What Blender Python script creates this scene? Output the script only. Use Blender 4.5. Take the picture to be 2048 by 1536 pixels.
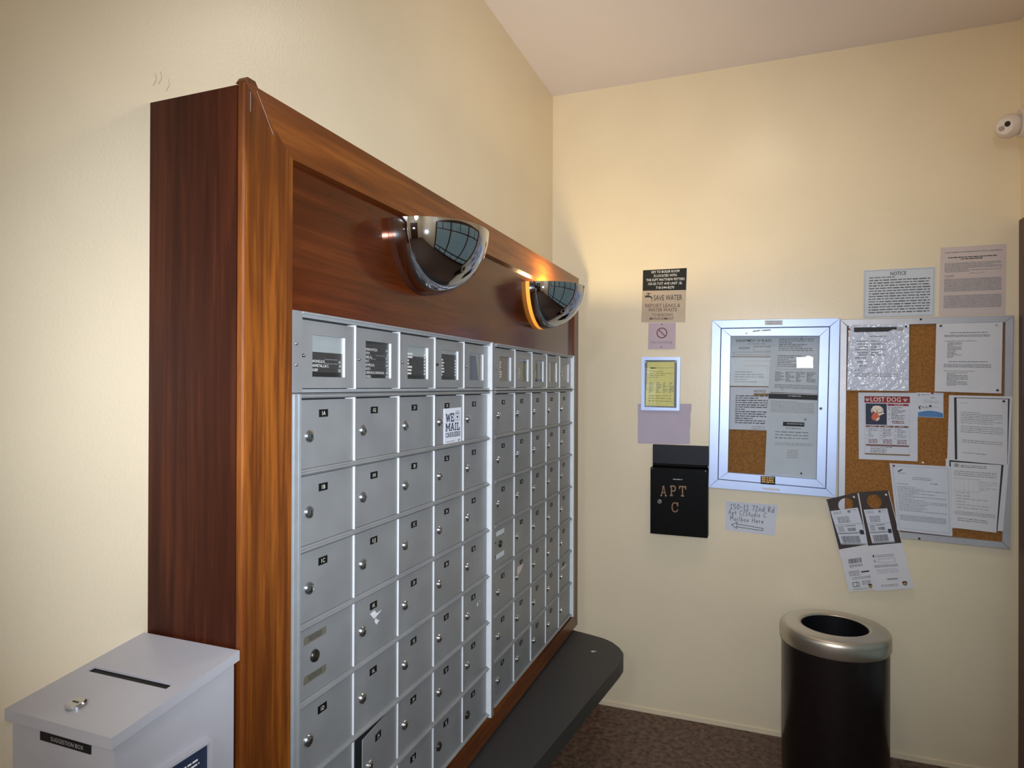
import bpy, bmesh, math, random
from mathutils import Vector, Matrix

for o in list(bpy.data.objects):
    bpy.data.objects.remove(o, do_unlink=True)
SC = bpy.context.scene
COL = SC.collection
PI = math.pi

# ------------------------------------------------------------------ camera
CAM_POS = Vector((0.92656, -2.95256, 1.46738))
ROLL, PITCH, YAW = 0.0034, -0.0028, 0.36572
f0 = Vector((-math.sin(YAW), math.cos(YAW), 0))
r0 = Vector((math.cos(YAW), math.sin(YAW), 0))
u0 = Vector((0, 0, 1))
FWD = f0 * math.cos(PITCH) - u0 * math.sin(PITCH)
u1 = u0 * math.cos(PITCH) + f0 * math.sin(PITCH)
RGT = r0 * math.cos(ROLL) + u1 * math.sin(ROLL)
UPV = u1 * math.cos(ROLL) - r0 * math.sin(ROLL)
cd = bpy.data.cameras.new('camera')
cam = bpy.data.objects.new('camera', cd)
COL.objects.link(cam)
cd.sensor_width = 36.0
cd.lens = 36.0 * 1298.25 / 2048.0
cd.clip_start = 0.02
M = Matrix.Identity(4)
for i, v in enumerate((RGT, UPV, -FWD)):
    for k in range(3):
        M[k][i] = v[k]
M.translation = CAM_POS
cam.matrix_world = M
SC.camera = cam

# ------------------------------------------------------------------ world, lamps, exposure
SC.view_settings.view_transform = 'Standard'
SC.view_settings.look = 'None'
SC.view_settings.gamma = 1.0
SC.view_settings.use_curve_mapping = False
SC.view_settings.exposure = -0.12
SC.cycles.max_bounces = 10
SC.cycles.diffuse_bounces = 5
SC.cycles.glossy_bounces = 5
SC.cycles.transparent_max_bounces = 12
SC.cycles.sample_clamp_indirect = 6.0
SC.cycles.blur_glossy = 0.3
SC.cycles.caustics_reflective = False
SC.cycles.caustics_refractive = False

w = bpy.data.worlds.new('daylight')
SC.world = w
w.use_nodes = True
bgn = w.node_tree.nodes['Background']
bgn.inputs[0].default_value = (0.62, 0.78, 0.80, 1)
bgn.inputs[1].default_value = 0.32


def lamp(name, kind, loc, power, color, aim=None, **kw):
    d = bpy.data.lights.new(name, kind)
    d.energy = power
    d.color = color
    for k, v in kw.items():
        setattr(d, k, v)
    o = bpy.data.objects.new(name, d)
    COL.objects.link(o)
    o.location = loc
    if aim is not None:
        o.rotation_euler = Vector(aim).to_track_quat('-Z', 'Y').to_euler()
    return o


# the phone's flash, a hand's breadth from the lens
lamp('phone_flash', 'SPOT', CAM_POS + UPV * 0.03 + RGT * 0.02 - FWD * 0.02, 150.0, (0.93, 1.0, 1.10),
     aim=FWD * 0.985 + RGT * 0.035 - UPV * 0.03, spot_size=math.radians(97), spot_blend=1.0, shadow_soft_size=0.02)
# ceiling lamp of the mail nook, and an added unseen fill light behind the photographer
lamp('ceiling_bulb', 'AREA', (0.93, -1.06, 2.80), 3.4, (1.0, 0.88, 0.72), aim=(0, 0, -1), shape='DISK', size=0.30)
lamp('lobby_fill', 'POINT', (0.75, -4.3, 2.30), 39.0, (0.95, 1.0, 1.06), shadow_soft_size=0.14)
# the one working sconce bulb
lamp('sconce_bulb', 'POINT', (0.240, -0.738, 1.806), 12.0, (1.0, 0.78, 0.40), shadow_soft_size=0.018)


# ------------------------------------------------------------------ colour helpers and materials
def lin(c):
    return c / 12.92 if c <= 0.04045 else ((c + 0.055) / 1.055) ** 2.4


def srgb(r, g, b):
    return (lin(r / 255), lin(g / 255), lin(b / 255), 1)


def new_mat(name):
    m = bpy.data.materials.new(name)
    m.use_nodes = True
    nt = m.node_tree
    return m, nt, nt.nodes['Principled BSDF']


def plain(name, col, rough=0.5, metal=0.0, spec=0.5, vary=0.0, scale=30.0, bump=0.0, bscale=200.0, coat=0.0, rvary=0.0):
    """a principled material with a little procedural mottling and relief"""
    m, nt, b = new_mat(name)
    b.inputs['Base Color'].default_value = col
    b.inputs['Roughness'].default_value = rough
    b.inputs['Metallic'].default_value = metal
    b.inputs['Specular IOR Level'].default_value = spec
    b.inputs['Coat Weight'].default_value = coat
    N = nt.nodes
    L = nt.links
    tc = N.new('ShaderNodeNewGeometry')
    if vary > 0 or rvary > 0:
        n = N.new('ShaderNodeTexNoise')
        n.inputs['Scale'].default_value = scale
        n.inputs['Detail'].default_value = 4
        L.new(tc.outputs['Position'], n.inputs['Vector'])
    if vary > 0:
        r = N.new('ShaderNodeValToRGB')
        c0 = [max(0, x * (1 - vary)) for x in col[:3]] + [1]
        c1 = [min(1, x * (1 + vary)) for x in col[:3]] + [1]
        r.color_ramp.elements[0].color = c0
        r.color_ramp.elements[0].position = 0.3
        r.color_ramp.elements[1].color = c1
        r.color_ramp.elements[1].position = 0.7
        L.new(n.outputs['Fac'], r.inputs['Fac'])
        L.new(r.outputs['Color'], b.inputs['Base Color'])
    if rvary > 0:
        mr = N.new('ShaderNodeMapRange')
        mr.inputs['To Min'].default_value = max(0.02, rough - rvary)
        mr.inputs['To Max'].default_value = rough + rvary
        L.new(n.outputs['Fac'], mr.inputs['Value'])
        L.new(mr.outputs['Result'], b.inputs['Roughness'])
    if bump > 0:
        n2 = N.new('ShaderNodeTexNoise')
        n2.inputs['Scale'].default_value = bscale
        n2.inputs['Detail'].default_value = 3
        L.new(tc.outputs['Position'], n2.inputs['Vector'])
        bp = N.new('ShaderNodeBump')
        bp.inputs['Strength'].default_value = bump
        bp.inputs['Distance'].default_value = 0.002 if bump < 0.95 else 0.012
        L.new(n2.outputs['Fac'], bp.inputs['Height'])
        L.new(bp.outputs['Normal'], b.inputs['Normal'])
    return m


def wood(name, axis, dark, mid, light, seed=0.0, rough=0.3, spec=0.36):
    """varnished mahogany with the grain running along one world axis"""
    m, nt, b = new_mat(name)
    N = nt.nodes
    L = nt.links
    g = N.new('ShaderNodeNewGeometry')
    mp = N.new('ShaderNodeMapping')
    sc = [70.0, 70.0, 70.0]
    sc[axis] = 3.0
    mp.inputs['Scale'].default_value = sc
    mp.inputs['Location'].default_value = (seed, seed * 1.7, seed * 0.6)
    L.new(g.outputs['Position'], mp.inputs['Vector'])
    n = N.new('ShaderNodeTexNoise')
    n.inputs['Scale'].default_value = 1.0
    n.inputs['Detail'].default_value = 7
    n.inputs['Roughness'].default_value = 0.62
    n.inputs['Distortion'].default_value = 0.5
    L.new(mp.outputs['Vector'], n.inputs['Vector'])
    mp2 = N.new('ShaderNodeMapping')
    s2 = [4.5, 4.5, 4.5]
    s2[axis] = 0.55
    mp2.inputs['Scale'].default_value = s2
    mp2.inputs['Location'].default_value = (seed * 0.3, seed, seed * 2.1)
    L.new(g.outputs['Position'], mp2.inputs['Vector'])
    n2 = N.new('ShaderNodeTexNoise')
    n2.inputs['Scale'].default_value = 1.6
    n2.inputs['Detail'].default_value = 3
    n2.inputs['Distortion'].default_value = 1.2
    L.new(mp2.outputs['Vector'], n2.inputs['Vector'])
    mx = N.new('ShaderNodeMath')
    mx.operation = 'MULTIPLY_ADD'
    mx.inputs[1].default_value = 0.42
    L.new(n2.outputs['Fac'], mx.inputs[0])
    ml = N.new('ShaderNodeMath')
    ml.operation = 'MULTIPLY'
    ml.inputs[1].default_value = 0.58
    L.new(n.outputs['Fac'], ml.inputs[0])
    L.new(ml.outputs[0], mx.inputs[2])
    r = N.new('ShaderNodeValToRGB')
    e = r.color_ramp.elements
    e[0].position, e[0].color = 0.34, dark
    e[1].position, e[1].color = 0.64, light
    k = e.new(0.5)
    k.color = mid
    L.new(mx.outputs[0], r.inputs['Fac'])
    L.new(r.outputs['Color'], b.inputs['Base Color'])
    b.inputs['Roughness'].default_value = rough
    b.inputs['Specular IOR Level'].default_value = spec
    bp = N.new('ShaderNodeBump')
    bp.inputs['Strength'].default_value = 0.12
    bp.inputs['Distance'].default_value = 0.001
    L.new(n.outputs['Fac'], bp.inputs['Height'])
    L.new(bp.outputs['Normal'], b.inputs['Normal'])
    return m


def wall_paint(name, col):
    m, nt, b = new_mat(name)
    N = nt.nodes
    L = nt.links
    g = N.new('ShaderNodeNewGeometry')
    n = N.new('ShaderNodeTexNoise')
    n.inputs['Scale'].default_value = 3.0
    n.inputs['Detail'].default_value = 5
    L.new(g.outputs['Position'], n.inputs['Vector'])
    r = N.new('ShaderNodeValToRGB')
    r.color_ramp.elements[0].position = 0.3
    r.color_ramp.elements[0].color = [x * 0.965 for x in col[:3]] + [1]
    r.color_ramp.elements[1].position = 0.7
    r.color_ramp.elements[1].color = [min(1, x * 1.03) for x in col[:3]] + [1]
    L.new(n.outputs['Fac'], r.inputs['Fac'])
    L.new(r.outputs['Color'], b.inputs['Base Color'])
    b.inputs['Roughness'].default_value = 0.32
    b.inputs['Specular IOR Level'].default_value = 0.45
    n2 = N.new('ShaderNodeTexNoise')
    n2.inputs['Scale'].default_value = 190.0
    n2.inputs['Detail'].default_value = 2
    L.new(g.outputs['Position'], n2.inputs['Vector'])
    n3 = N.new('ShaderNodeTexNoise')
    n3.inputs['Scale'].default_value = 7.0
    n3.inputs['Detail'].default_value = 3
    L.new(g.outputs['Position'], n3.inputs['Vector'])
    ad = N.new('ShaderNodeMath')
    ad.operation = 'MULTIPLY_ADD'
    ad.inputs[1].default_value = 1.2
    L.new(n3.outputs['Fac'], ad.inputs[0])
    L.new(n2.outputs['Fac'], ad.inputs[2])
    bp = N.new('ShaderNodeBump')
    bp.inputs['Strength'].default_value = 0.18
    bp.inputs['Distance'].default_value = 0.0018
    L.new(ad.outputs[0], bp.inputs['Height'])
    L.new(bp.outputs['Normal'], b.inputs['Normal'])
    return m


def two_tone(name, a, b_, scale, rough=0.8, bump=0.3, detail=6, lo=0.35, hi=0.65):
    m, nt, b = new_mat(name)
    N = nt.nodes
    L = nt.links
    g = N.new('ShaderNodeNewGeometry')
    n = N.new('ShaderNodeTexNoise')
    n.inputs['Scale'].default_value = scale
    n.inputs['Detail'].default_value = detail
    n.inputs['Roughness'].default_value = 0.7
    L.new(g.outputs['Position'], n.inputs['Vector'])
    r = N.new('ShaderNodeValToRGB')
    r.color_ramp.elements[0].position = lo
    r.color_ramp.elements[0].color = a
    r.color_ramp.elements[1].position = hi
    r.color_ramp.elements[1].color = b_
    L.new(n.outputs['Fac'], r.inputs['Fac'])
    L.new(r.outputs['Color'], b.inputs['Base Color'])
    b.inputs['Roughness'].default_value = rough
    bp = N.new('ShaderNodeBump')
    bp.inputs['Strength'].default_value = bump
    bp.inputs['Distance'].default_value = 0.003
    L.new(n.outputs['Fac'], bp.inputs['Height'])
    L.new(bp.outputs['Normal'], b.inputs['Normal'])
    return m


def glass(name, tint=(1, 1, 1, 1), gloss=0.12, rough=0.0):
    m = bpy.data.materials.new(name)
    m.use_nodes = True
    nt = m.node_tree
    nt.nodes.remove(nt.nodes['Principled BSDF'])
    out = nt.nodes['Material Output']
    t = nt.nodes.new('ShaderNodeBsdfTransparent')
    t.inputs[0].default_value = tint
    g = nt.nodes.new('ShaderNodeBsdfGlossy')
    g.inputs['Roughness'].default_value = rough
    lw = nt.nodes.new('ShaderNodeLayerWeight')
    lw.inputs['Blend'].default_value = 0.5
    pw = nt.nodes.new('ShaderNodeMath')
    pw.operation = 'POWER'
    pw.inputs[1].default_value = 4.0
    nt.links.new(lw.outputs['Facing'], pw.inputs[0])
    ad = nt.nodes.new('ShaderNodeMath')
    ad.operation = 'MULTIPLY_ADD'
    ad.inputs[1].default_value = 0.30
    ad.inputs[2].default_value = gloss
    nt.links.new(pw.outputs[0], ad.inputs[0])
    mx = nt.nodes.new('ShaderNodeMixShader')
    nt.links.new(ad.outputs[0], mx.inputs[0])
    nt.links.new(t.outputs[0], mx.inputs[1])
    nt.links.new(g.outputs[0], mx.inputs[2])
    nt.links.new(mx.outputs[0], out.inputs['Surface'])
    return m


def glow(name, col, strength):
    m, nt, b = new_mat(name)
    b.inputs['Base Color'].default_value = col
    b.inputs['Emission Color'].default_value = col
    b.inputs['Emission Strength'].default_value = strength
    return m


WALL = wall_paint('cream_wall_paint', srgb(231, 216, 187))
CEIL = plain('ceiling_paint', srgb(224, 216, 219), 0.7, vary=0.03, scale=2.0)
FLOOR = two_tone('brown_speckled_floor', srgb(46, 31, 26), srgb(124, 96, 80), 42.0, rough=0.55, bump=0.5)
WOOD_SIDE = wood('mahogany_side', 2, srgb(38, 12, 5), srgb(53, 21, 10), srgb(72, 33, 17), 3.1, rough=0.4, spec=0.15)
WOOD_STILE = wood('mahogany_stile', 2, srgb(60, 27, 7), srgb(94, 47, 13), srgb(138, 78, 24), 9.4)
WOOD_RAIL = wood('mahogany_rail', 1, srgb(76, 36, 12), srgb(104, 54, 18), srgb(134, 76, 28), 5.2)
WOOD_PANEL = wood('mahogany_panel', 1, srgb(58, 24, 8), srgb(76, 33, 12), srgb(94, 44, 17), 12.7, rough=0.13)
GREY = plain('grey_mailbox_enamel', srgb(140, 142, 144), 0.42, 0.3, vary=0.09, scale=10.0, rvary=0.06)
GREY_EDGE = plain('light_grey_enamel', srgb(152, 156, 160), 0.40, 0.3, vary=0.05, scale=40.0)
FLASH_EDGE = plain('flash_brightened_grey', srgb(222, 226, 230), 0.45, 0.2, vary=0.03, scale=40.0)  # flash glare on the camera-facing edges, put into a paler colour
GAP = plain('dark_mailbox_interior', srgb(26, 26, 28), 0.8, vary=0.1)
CHROME = plain('polished_chrome', srgb(186, 190, 198), 0.035, 1.0, rvary=0.015, scale=8.0)
LOCK = plain('nickel_lock', srgb(196, 199, 204), 0.2, 1.0, rvary=0.06, scale=90.0)
LOCK_DARK = plain('worn_dark_lock', srgb(64, 58, 52), 0.35, 0.8, vary=0.2, scale=120.0)
BLACK = plain('black_plate', srgb(11, 11, 12), 0.5, spec=0.25, vary=0.2, scale=60.0)
WHITE_INK = plain('white_ink', srgb(222, 222, 216), 0.6, vary=0.03)
INK = plain('black_ink', srgb(46, 46, 50), 0.7, vary=0.1)
GREY_INK = plain('grey_ink', srgb(128, 128, 134), 0.7, vary=0.1)
PALE_INK = plain('pale_grey_ink', srgb(168, 167, 172), 0.7, vary=0.06)
DARK_INK = plain('dark_grey_ink', srgb(84, 84, 92), 0.7, vary=0.1)
STRIP = plain('tarnished_strip', srgb(112, 109, 96), 0.5, 0.3, vary=0.08)
PAPER = plain('white_paper', srgb(214, 213, 218), 0.75, vary=0.02, scale=18.0)
PAPER_BLUE = plain('cool_white_paper', srgb(206, 209, 220), 0.7, vary=0.02, scale=18.0)
PAPER_PINK = plain('faded_pinkish_paper', srgb(206, 190, 186), 0.75, vary=0.02, scale=15.0)
PAPER_GREY = plain('grey_paper', srgb(200, 206, 213), 0.7, vary=0.03, scale=16.0)
PAPER_YEL = plain('yellow_paper', srgb(228, 222, 140), 0.7, vary=0.05, scale=22.0)
ALU = plain('satin_aluminium', srgb(190, 208, 246), 0.38, 0.3, vary=0.02, scale=25.0)
ALU_DULL = plain('dull_aluminium', srgb(188, 188, 194), 0.42, 0.45, vary=0.04, scale=25.0)
CORK = two_tone('cork', srgb(112, 70, 28), srgb(166, 112, 54), 150.0, rough=0.9, bump=0.3, lo=0.3, hi=0.62)
LAMINATE = plain('charcoal_laminate', srgb(48, 47, 48), 0.5, vary=0.06, scale=90.0)
LAM_EDGE = plain('charcoal_edge_band', srgb(52, 52, 50), 0.5, vary=0.08, scale=60.0)
BOXGREY = plain('pale_grey_steel', srgb(172, 171, 178), 0.4, 0.1, vary=0.03, scale=9.0)
MBLACK = plain('black_enamel', srgb(6, 6, 7), 0.5, spec=0.1, vary=0.15, scale=40.0)
MNAVY = plain('blue_black_enamel', srgb(22, 24, 36), 0.5, spec=0.25, vary=0.08, scale=40.0)
BRASS = plain('brass_letter', srgb(132, 100, 72), 0.45, 0.3, vary=0.1, scale=200.0)
STEEL = plain('brushed_steel', srgb(200, 192, 178), 0.36, 0.9, rvary=0.08, scale=50.0)
LINER = plain('black_bin_liner', srgb(14, 14, 18), 0.6, spec=0.2, vary=0.1)
CANBODY = plain('dark_can_body', srgb(54, 46, 46), 0.3, 0.7, vary=0.1)
PLASTIC_W = plain('white_camera_plastic', srgb(216, 206, 200), 0.4, vary=0.02)
LENS = plain('dark_lens', srgb(28, 16, 16), 0.1, vary=0.1)
CLEAR = plain('clear_dome', srgb(170, 150, 140), 0.1, vary=0.05)
CRACK = plain('crack_grey', srgb(150, 136, 112), 0.8, vary=0.1)
PURPLE = plain('old_mauve_paint', srgb(184, 172, 188), 0.6, vary=0.03, scale=12.0)
MAROON = plain('maroon_print', srgb(142, 32, 40), 0.65, vary=0.06)
BROWN_INK = plain('dull_maroon_print', srgb(112, 68, 66), 0.65, vary=0.08)
TAN_INK = plain('tan_print', srgb(140, 108, 66), 0.65, vary=0.08)
NAVY = plain('navy_print', srgb(30, 40, 66), 0.6, vary=0.15, scale=60.0)
BLUE = plain('blue_print', srgb(76, 124, 178), 0.6, vary=0.06)
FURW = plain('cream_fur_print', srgb(232, 220, 200), 0.7, vary=0.06, scale=150.0)
CORAL = plain('coral_print', srgb(208, 106, 84), 0.7, vary=0.12, scale=150.0)
TANSIGN = plain('tan_metal_sign', srgb(172, 154, 130), 0.45, 0.25, vary=0.04)
TAGBROWN = plain('dark_brown_card', srgb(52, 38, 32), 0.6, vary=0.1)
GOLD = plain('gold_print', srgb(196, 150, 70), 0.4, 0.5, vary=0.1)
RED = plain('red_pin', srgb(128, 26, 26), 0.3, vary=0.1)
PIN_K = plain('black_pin', srgb(28, 26, 30), 0.3, vary=0.1)
PIN_W = plain('white_pin', srgb(230, 226, 220), 0.3, vary=0.02)
SLEEVE = plain('clear_plastic_sleeve', srgb(208, 214, 232), 0.12, vary=0.03, scale=10.0, bump=1.0, bscale=30.0)
DARKFRAME = plain('dark_brown_door_frame', srgb(78, 48, 38), 0.4, vary=0.08)
GLASS = glass('case_glass', (0.93, 0.95, 0.96, 1), 0.035)
WINGLASS = glass('window_glass', (0.9, 0.94, 0.93, 1), 0.05)
PANE = glass('directory_glass', (0.96, 0.97, 0.97, 1), 0.05)
BULB_OFF = plain('frosted_bulb', srgb(220, 214, 200), 0.4, vary=0.02)
BULB_ON = glow('lit_bulb', (1.0, 0.55, 0.16, 1), 9.0)
AMBER_ON = glow('lit_amber_band', (1.0, 0.38, 0.05, 1), 0.75)
BAND_BROWN = plain('wood_reflection_band', srgb(98, 60, 46), 0.14, 0.7, vary=0.08, scale=20.0)  # unlit band: wood mirrored in chrome is put into its brown colour
LAMP_ON = glow('lit_diffuser', (1.0, 0.88, 0.7, 1), 4.0)
GLOW_PANE = glow('added_glow', (0.95, 0.98, 1.0, 1), 34.0)  # unseen glow, added to show as a white square in the case glass


# ------------------------------------------------------------------ mesh builder
class Frame:
    """a flat working plane: u to the viewer's right, v up, n out of the surface"""

    def __init__(self, o, U, V, N):
        self.o, self.U, self.V, self.N = Vector(o), Vector(U), Vector(V), Vector(N)

    def __call__(self, u, v, n=0.0):
        return self.o + self.U * u + self.V * v + self.N * n

    def at(self, u, v, ang=0.0, n=0.0):
        c, s = math.cos(ang), math.sin(ang)
        return Frame(self(u, v, n), self.U * c + self.V * s, self.V * c - self.U * s, self.N)


def FL(x):   # a plane facing +x (the mailbox wall): u = +y
    return Frame((x, 0, 0), (0, 1, 0), (0, 0, 1), (1, 0, 0))


def FB(y=0.0):   # a plane facing -y (the back wall): u = +x
    return Frame((0, y, 0), (1, 0, 0), (0, 0, 1), (0, -1, 0))


def quad_map(q, n0=0.0):
    """paper coordinates (metres from the top-left corner, v negative downwards) on the back wall,
    fitted to four measured corners TL, TR, BR, BL given as (x, z)"""
    tl, tr, br, bl = [Vector((a, b)) for a, b in q]
    W = ((tr - tl).length + (br - bl).length) / 2
    H = ((bl - tl).length + (br - tr).length) / 2

    def f(u, v, n=0.0):
        s, t = u / W, -v / H
        p = (tl * (1 - s) + tr * s) * (1 - t) + (bl * (1 - s) + br * s) * t
        return Vector((p.x, -(n0 + n), p.y))
    f.W, f.H = W, H
    return f


_txt = {}


def text_mesh(s, bold=0.0):
    bold = min(bold, 0.008)
    k = (s, bold)
    if k not in _txt:
        c = bpy.data.curves.new('lettering', 'FONT')
        c.body = s
        c.size = 1.0
        c.resolution_u = 2
        c.offset = bold
        o = bpy.data.objects.new('lettering', c)
        COL.objects.link(o)
        dg = bpy.context.evaluated_depsgraph_get()
        dg.update()
        me = o.evaluated_get(dg).to_mesh()
        vs = [tuple(v.co[:2]) for v in me.vertices]
        fs = [tuple(p.vertices) for p in me.polygons]
        o.evaluated_get(dg).to_mesh_clear()
        bpy.data.objects.remove(o)
        bpy.data.curves.remove(c)
        xs = [v[0] for v in vs] or [0, 1]
        ys = [v[1] for v in vs] or [0, 1]
        _txt[k] = (vs, fs, min(xs), max(xs), min(ys), max(ys))
    return _txt[k]


class MB:
    def __init__(self):
        self.v, self.f, self.m, self.mats = [], [], [], []

    def mi(self, mat):
        if mat not in self.mats:
            self.mats.append(mat)
        return self.mats.index(mat)

    def add(self, vs, fs, mat):
        b = len(self.v)
        self.v += [tuple(x) for x in vs]
        k = self.mi(mat)
        for f in fs:
            self.f.append(tuple(b + i for i in f))
            self.m.append(k)

    def box(self, lo, hi, mat):
        x0, y0, z0 = lo
        x1, y1, z1 = hi
        vs = [(x0, y0, z0), (x1, y0, z0), (x1, y1, z0), (x0, y1, z0), (x0, y0, z1), (x1, y0, z1), (x1, y1, z1), (x0, y1, z1)]
        self.add(vs, [(3, 2, 1, 0), (4, 5, 6, 7), (0, 1, 5, 4), (1, 2, 6, 5), (2, 3, 7, 6), (3, 0, 4, 7)], mat)

    def fbox(self, F, u0, v0, u1, v1, n0, n1, mat):
        self.prism(F, [(u0, v0), (u1, v0), (u1, v1), (u0, v1)], n0, n1, mat)

    def prism(self, F, pts, n0, n1, mat, side=None, cham=0.0):
        k = len(pts)
        a = sum(pts[i][0] * pts[(i + 1) % k][1] - pts[(i + 1) % k][0] * pts[i][1] for i in range(k))
        if a < 0:
            pts = pts[::-1]
        top = pts
        if cham > 0:
            cx = sum(p[0] for p in pts) / k
            cy = sum(p[1] for p in pts) / k
            w = max(p[0] for p in pts) - min(p[0] for p in pts)
            h = max(p[1] for p in pts) - min(p[1] for p in pts)
            top = [(cx + (p[0] - cx) * (1 - 2 * cham / w), cy + (p[1] - cy) * (1 - 2 * cham / h)) for p in pts]
        vs = [F(u, v, n0) for u, v in pts] + [F(u, v, n1 - cham) for u, v in pts]
        fs = [tuple(range(k))[::-1]]
        if cham > 0:
            vs += [F(u, v, n1) for u, v in top]
            fs2 = [tuple(range(2 * k, 3 * k))]
            sd = [(i, (i + 1) % k, k + (i + 1) % k, k + i) for i in range(k)]
            sd += [(k + i, k + (i + 1) % k, 2 * k + (i + 1) % k, 2 * k + i) for i in range(k)]
        else:
            fs2 = [tuple(range(k, 2 * k))]
            sd = [(i, (i + 1) % k, k + (i + 1) % k, k + i) for i in range(k)]
        self.add(vs, fs + fs2 + (sd if side is None else []), mat)
        if side is not None:
            self.add(vs, sd, side)

    def flat(self, F, pts, n, mat):
        k = len(pts)
        a = sum(pts[i][0] * pts[(i + 1) % k][1] - pts[(i + 1) % k][0] * pts[i][1] for i in range(k))
        if a < 0:
            pts = pts[::-1]
        self.add([F(u, v, n) for u, v in pts], [tuple(range(k))], mat)

    def rect(self, F, u0, v0, u1, v1, n, mat):
        self.flat(F, [(u0, v0), (u1, v0), (u1, v1), (u0, v1)], n, mat)

    def outline(self, F, u0, v0, u1, v1, t, n, mat):
        self.rect(F, u0, v0, u1, v0 + t, n, mat)
        self.rect(F, u0, v1 - t, u1, v1, n, mat)
        self.rect(F, u0, v0 + t, u0 + t, v1 - t, n, mat)
        self.rect(F, u1 - t, v0 + t, u1, v1 - t, n, mat)

    def text(self, F, s, u, v, h, n, mat, align='l', w=None, bold=0.0, capfit=True):
        """text with cap height h, baseline at v; w squeezes or stretches it to that width"""
        vs, fs, x0, x1, y0, y1 = text_mesh(s, bold)
        _, _, _, _, c0, c1 = text_mesh('H', bold)
        sc = h / (c1 - c0)
        sx = sc if w is None else w / max(1e-6, x1 - x0)
        wd = (x1 - x0) * sx
        off = {'l': 0, 'c': -wd / 2, 'r': -wd}[align]
        self.add([F(u + off + (x - x0) * sx, v + (y - c0) * sc, n) for x, y in vs], fs, mat)
        return wd

    def stroke(self, F, pts, wd, n, mat):
        for k, ((a, b), (c, d)) in enumerate(zip(pts[:-1], pts[1:])):
            dx, dy = c - a, d - b
            l = math.hypot(dx, dy) or 1e-9
            ex, ey = dx / l * wd * 0.4, dy / l * wd * 0.4
            px, py = -dy / l * wd / 2, dx / l * wd / 2
            self.flat(F, [(a - ex + px, b - ey + py), (a - ex - px, b - ey - py), (c + ex - px, d + ey - py), (c + ex + px, d + ey + py)], n + 0.00005 * k, mat)

    def lathe(self, F, u, v, prof, mat, seg=20, cap0=False, cap1=False):
        vs = []
        for r, n in prof:
            for i in range(seg):
                a = 2 * PI * i / seg
                vs.append(F(u + r * math.cos(a), v + r * math.sin(a), n))
        fs = []
        for k in range(len(prof) - 1):
            for i in range(seg):
                j = (i + 1) % seg
                fs.append((k * seg + i, k * seg + j, (k + 1) * seg + j, (k + 1) * seg + i))
        if cap0:
            fs.append(tuple(range(seg))[::-1])
        if cap1:
            fs.append(tuple((len(prof) - 1) * seg + i for i in range(seg)))
        self.add(vs, fs, mat)

    def disc(self, F, u, v, r, n, mat, seg=18, ry=None):
        ry = r if ry is None else ry
        self.flat(F, [(u + r * math.cos(2 * PI * i / seg), v + ry * math.sin(2 * PI * i / seg)) for i in range(seg)], n, mat)

    def lines(self, F, u0, u1, vtop, vbot, pitch, n, mat, seed=1, fill=0.95, th=0.40, para=0.0, word=None):
        """rows of unreadable small print: short dashes of uneven length"""
        r = random.Random(seed)
        v = vtop
        word = word or pitch * 1.35
        while v - pitch * th > vbot:
            end = u1 if r.random() > para else u0 + (u1 - u0) * r.uniform(0.3, 0.85)
            u = u0
            while u < end - word * 0.2:
                l = min(r.uniform(0.5, 1.8) * word, end - u)
                hh = pitch * th * r.uniform(0.8, 1.1)
                self.rect(F, u, v - hh, u + l, v, n, mat)
                u += l + word * (0.22 if fill > 0.9 else 0.5)
            v -= pitch

    def build(self, name, parent=None, loc=None, smooth=False):
        loc = Vector(loc) if loc is not None else (Vector(parent['_loc']) if parent is not None else Vector((0, 0, 0)))
        me = bpy.data.meshes.new(name)
        me.from_pydata([tuple(Vector(v) - loc) for v in self.v], [], self.f)
        for m in self.mats:
            me.materials.append(m)
        me.polygons.foreach_set('material_index', self.m)
        if smooth:
            me.polygons.foreach_set('use_smooth', [True] * len(me.polygons))
        me.update()
        o = bpy.data.objects.new(name, me)
        COL.objects.link(o)
        o['_loc'] = tuple(loc)
        if parent is not None:
            o.parent = parent
            o.location = loc - Vector(parent['_loc'])
        else:
            o.location = loc
        if smooth and isinstance(smooth, float):
            sharp(o, smooth)
        return o


def sharp(o, ang):
    bm = bmesh.new()
    bm.from_mesh(o.data)
    bmesh.ops.remove_doubles(bm, verts=bm.verts, dist=1e-6)
    for e in bm.edges:
        e.smooth = not (len(e.link_faces) == 2 and e.calc_face_angle(0) > ang)
    bm.to_mesh(o.data)
    bm.free()


def tag(o, label, cat=None, group=None):
    o['label'] = label
    if cat:
        o['category'] = cat
    if group:
        o['group'] = group
    return o


def thing(name, loc, label, cat, group=None):
    o = bpy.data.objects.new(name, None)
    o.empty_display_size = 0.05
    COL.objects.link(o)
    o.location = loc
    o['_loc'] = tuple(loc)
    return tag(o, label, cat, group)


def struct(o):
    o['kind'] = 'structure'
    return o


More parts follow.
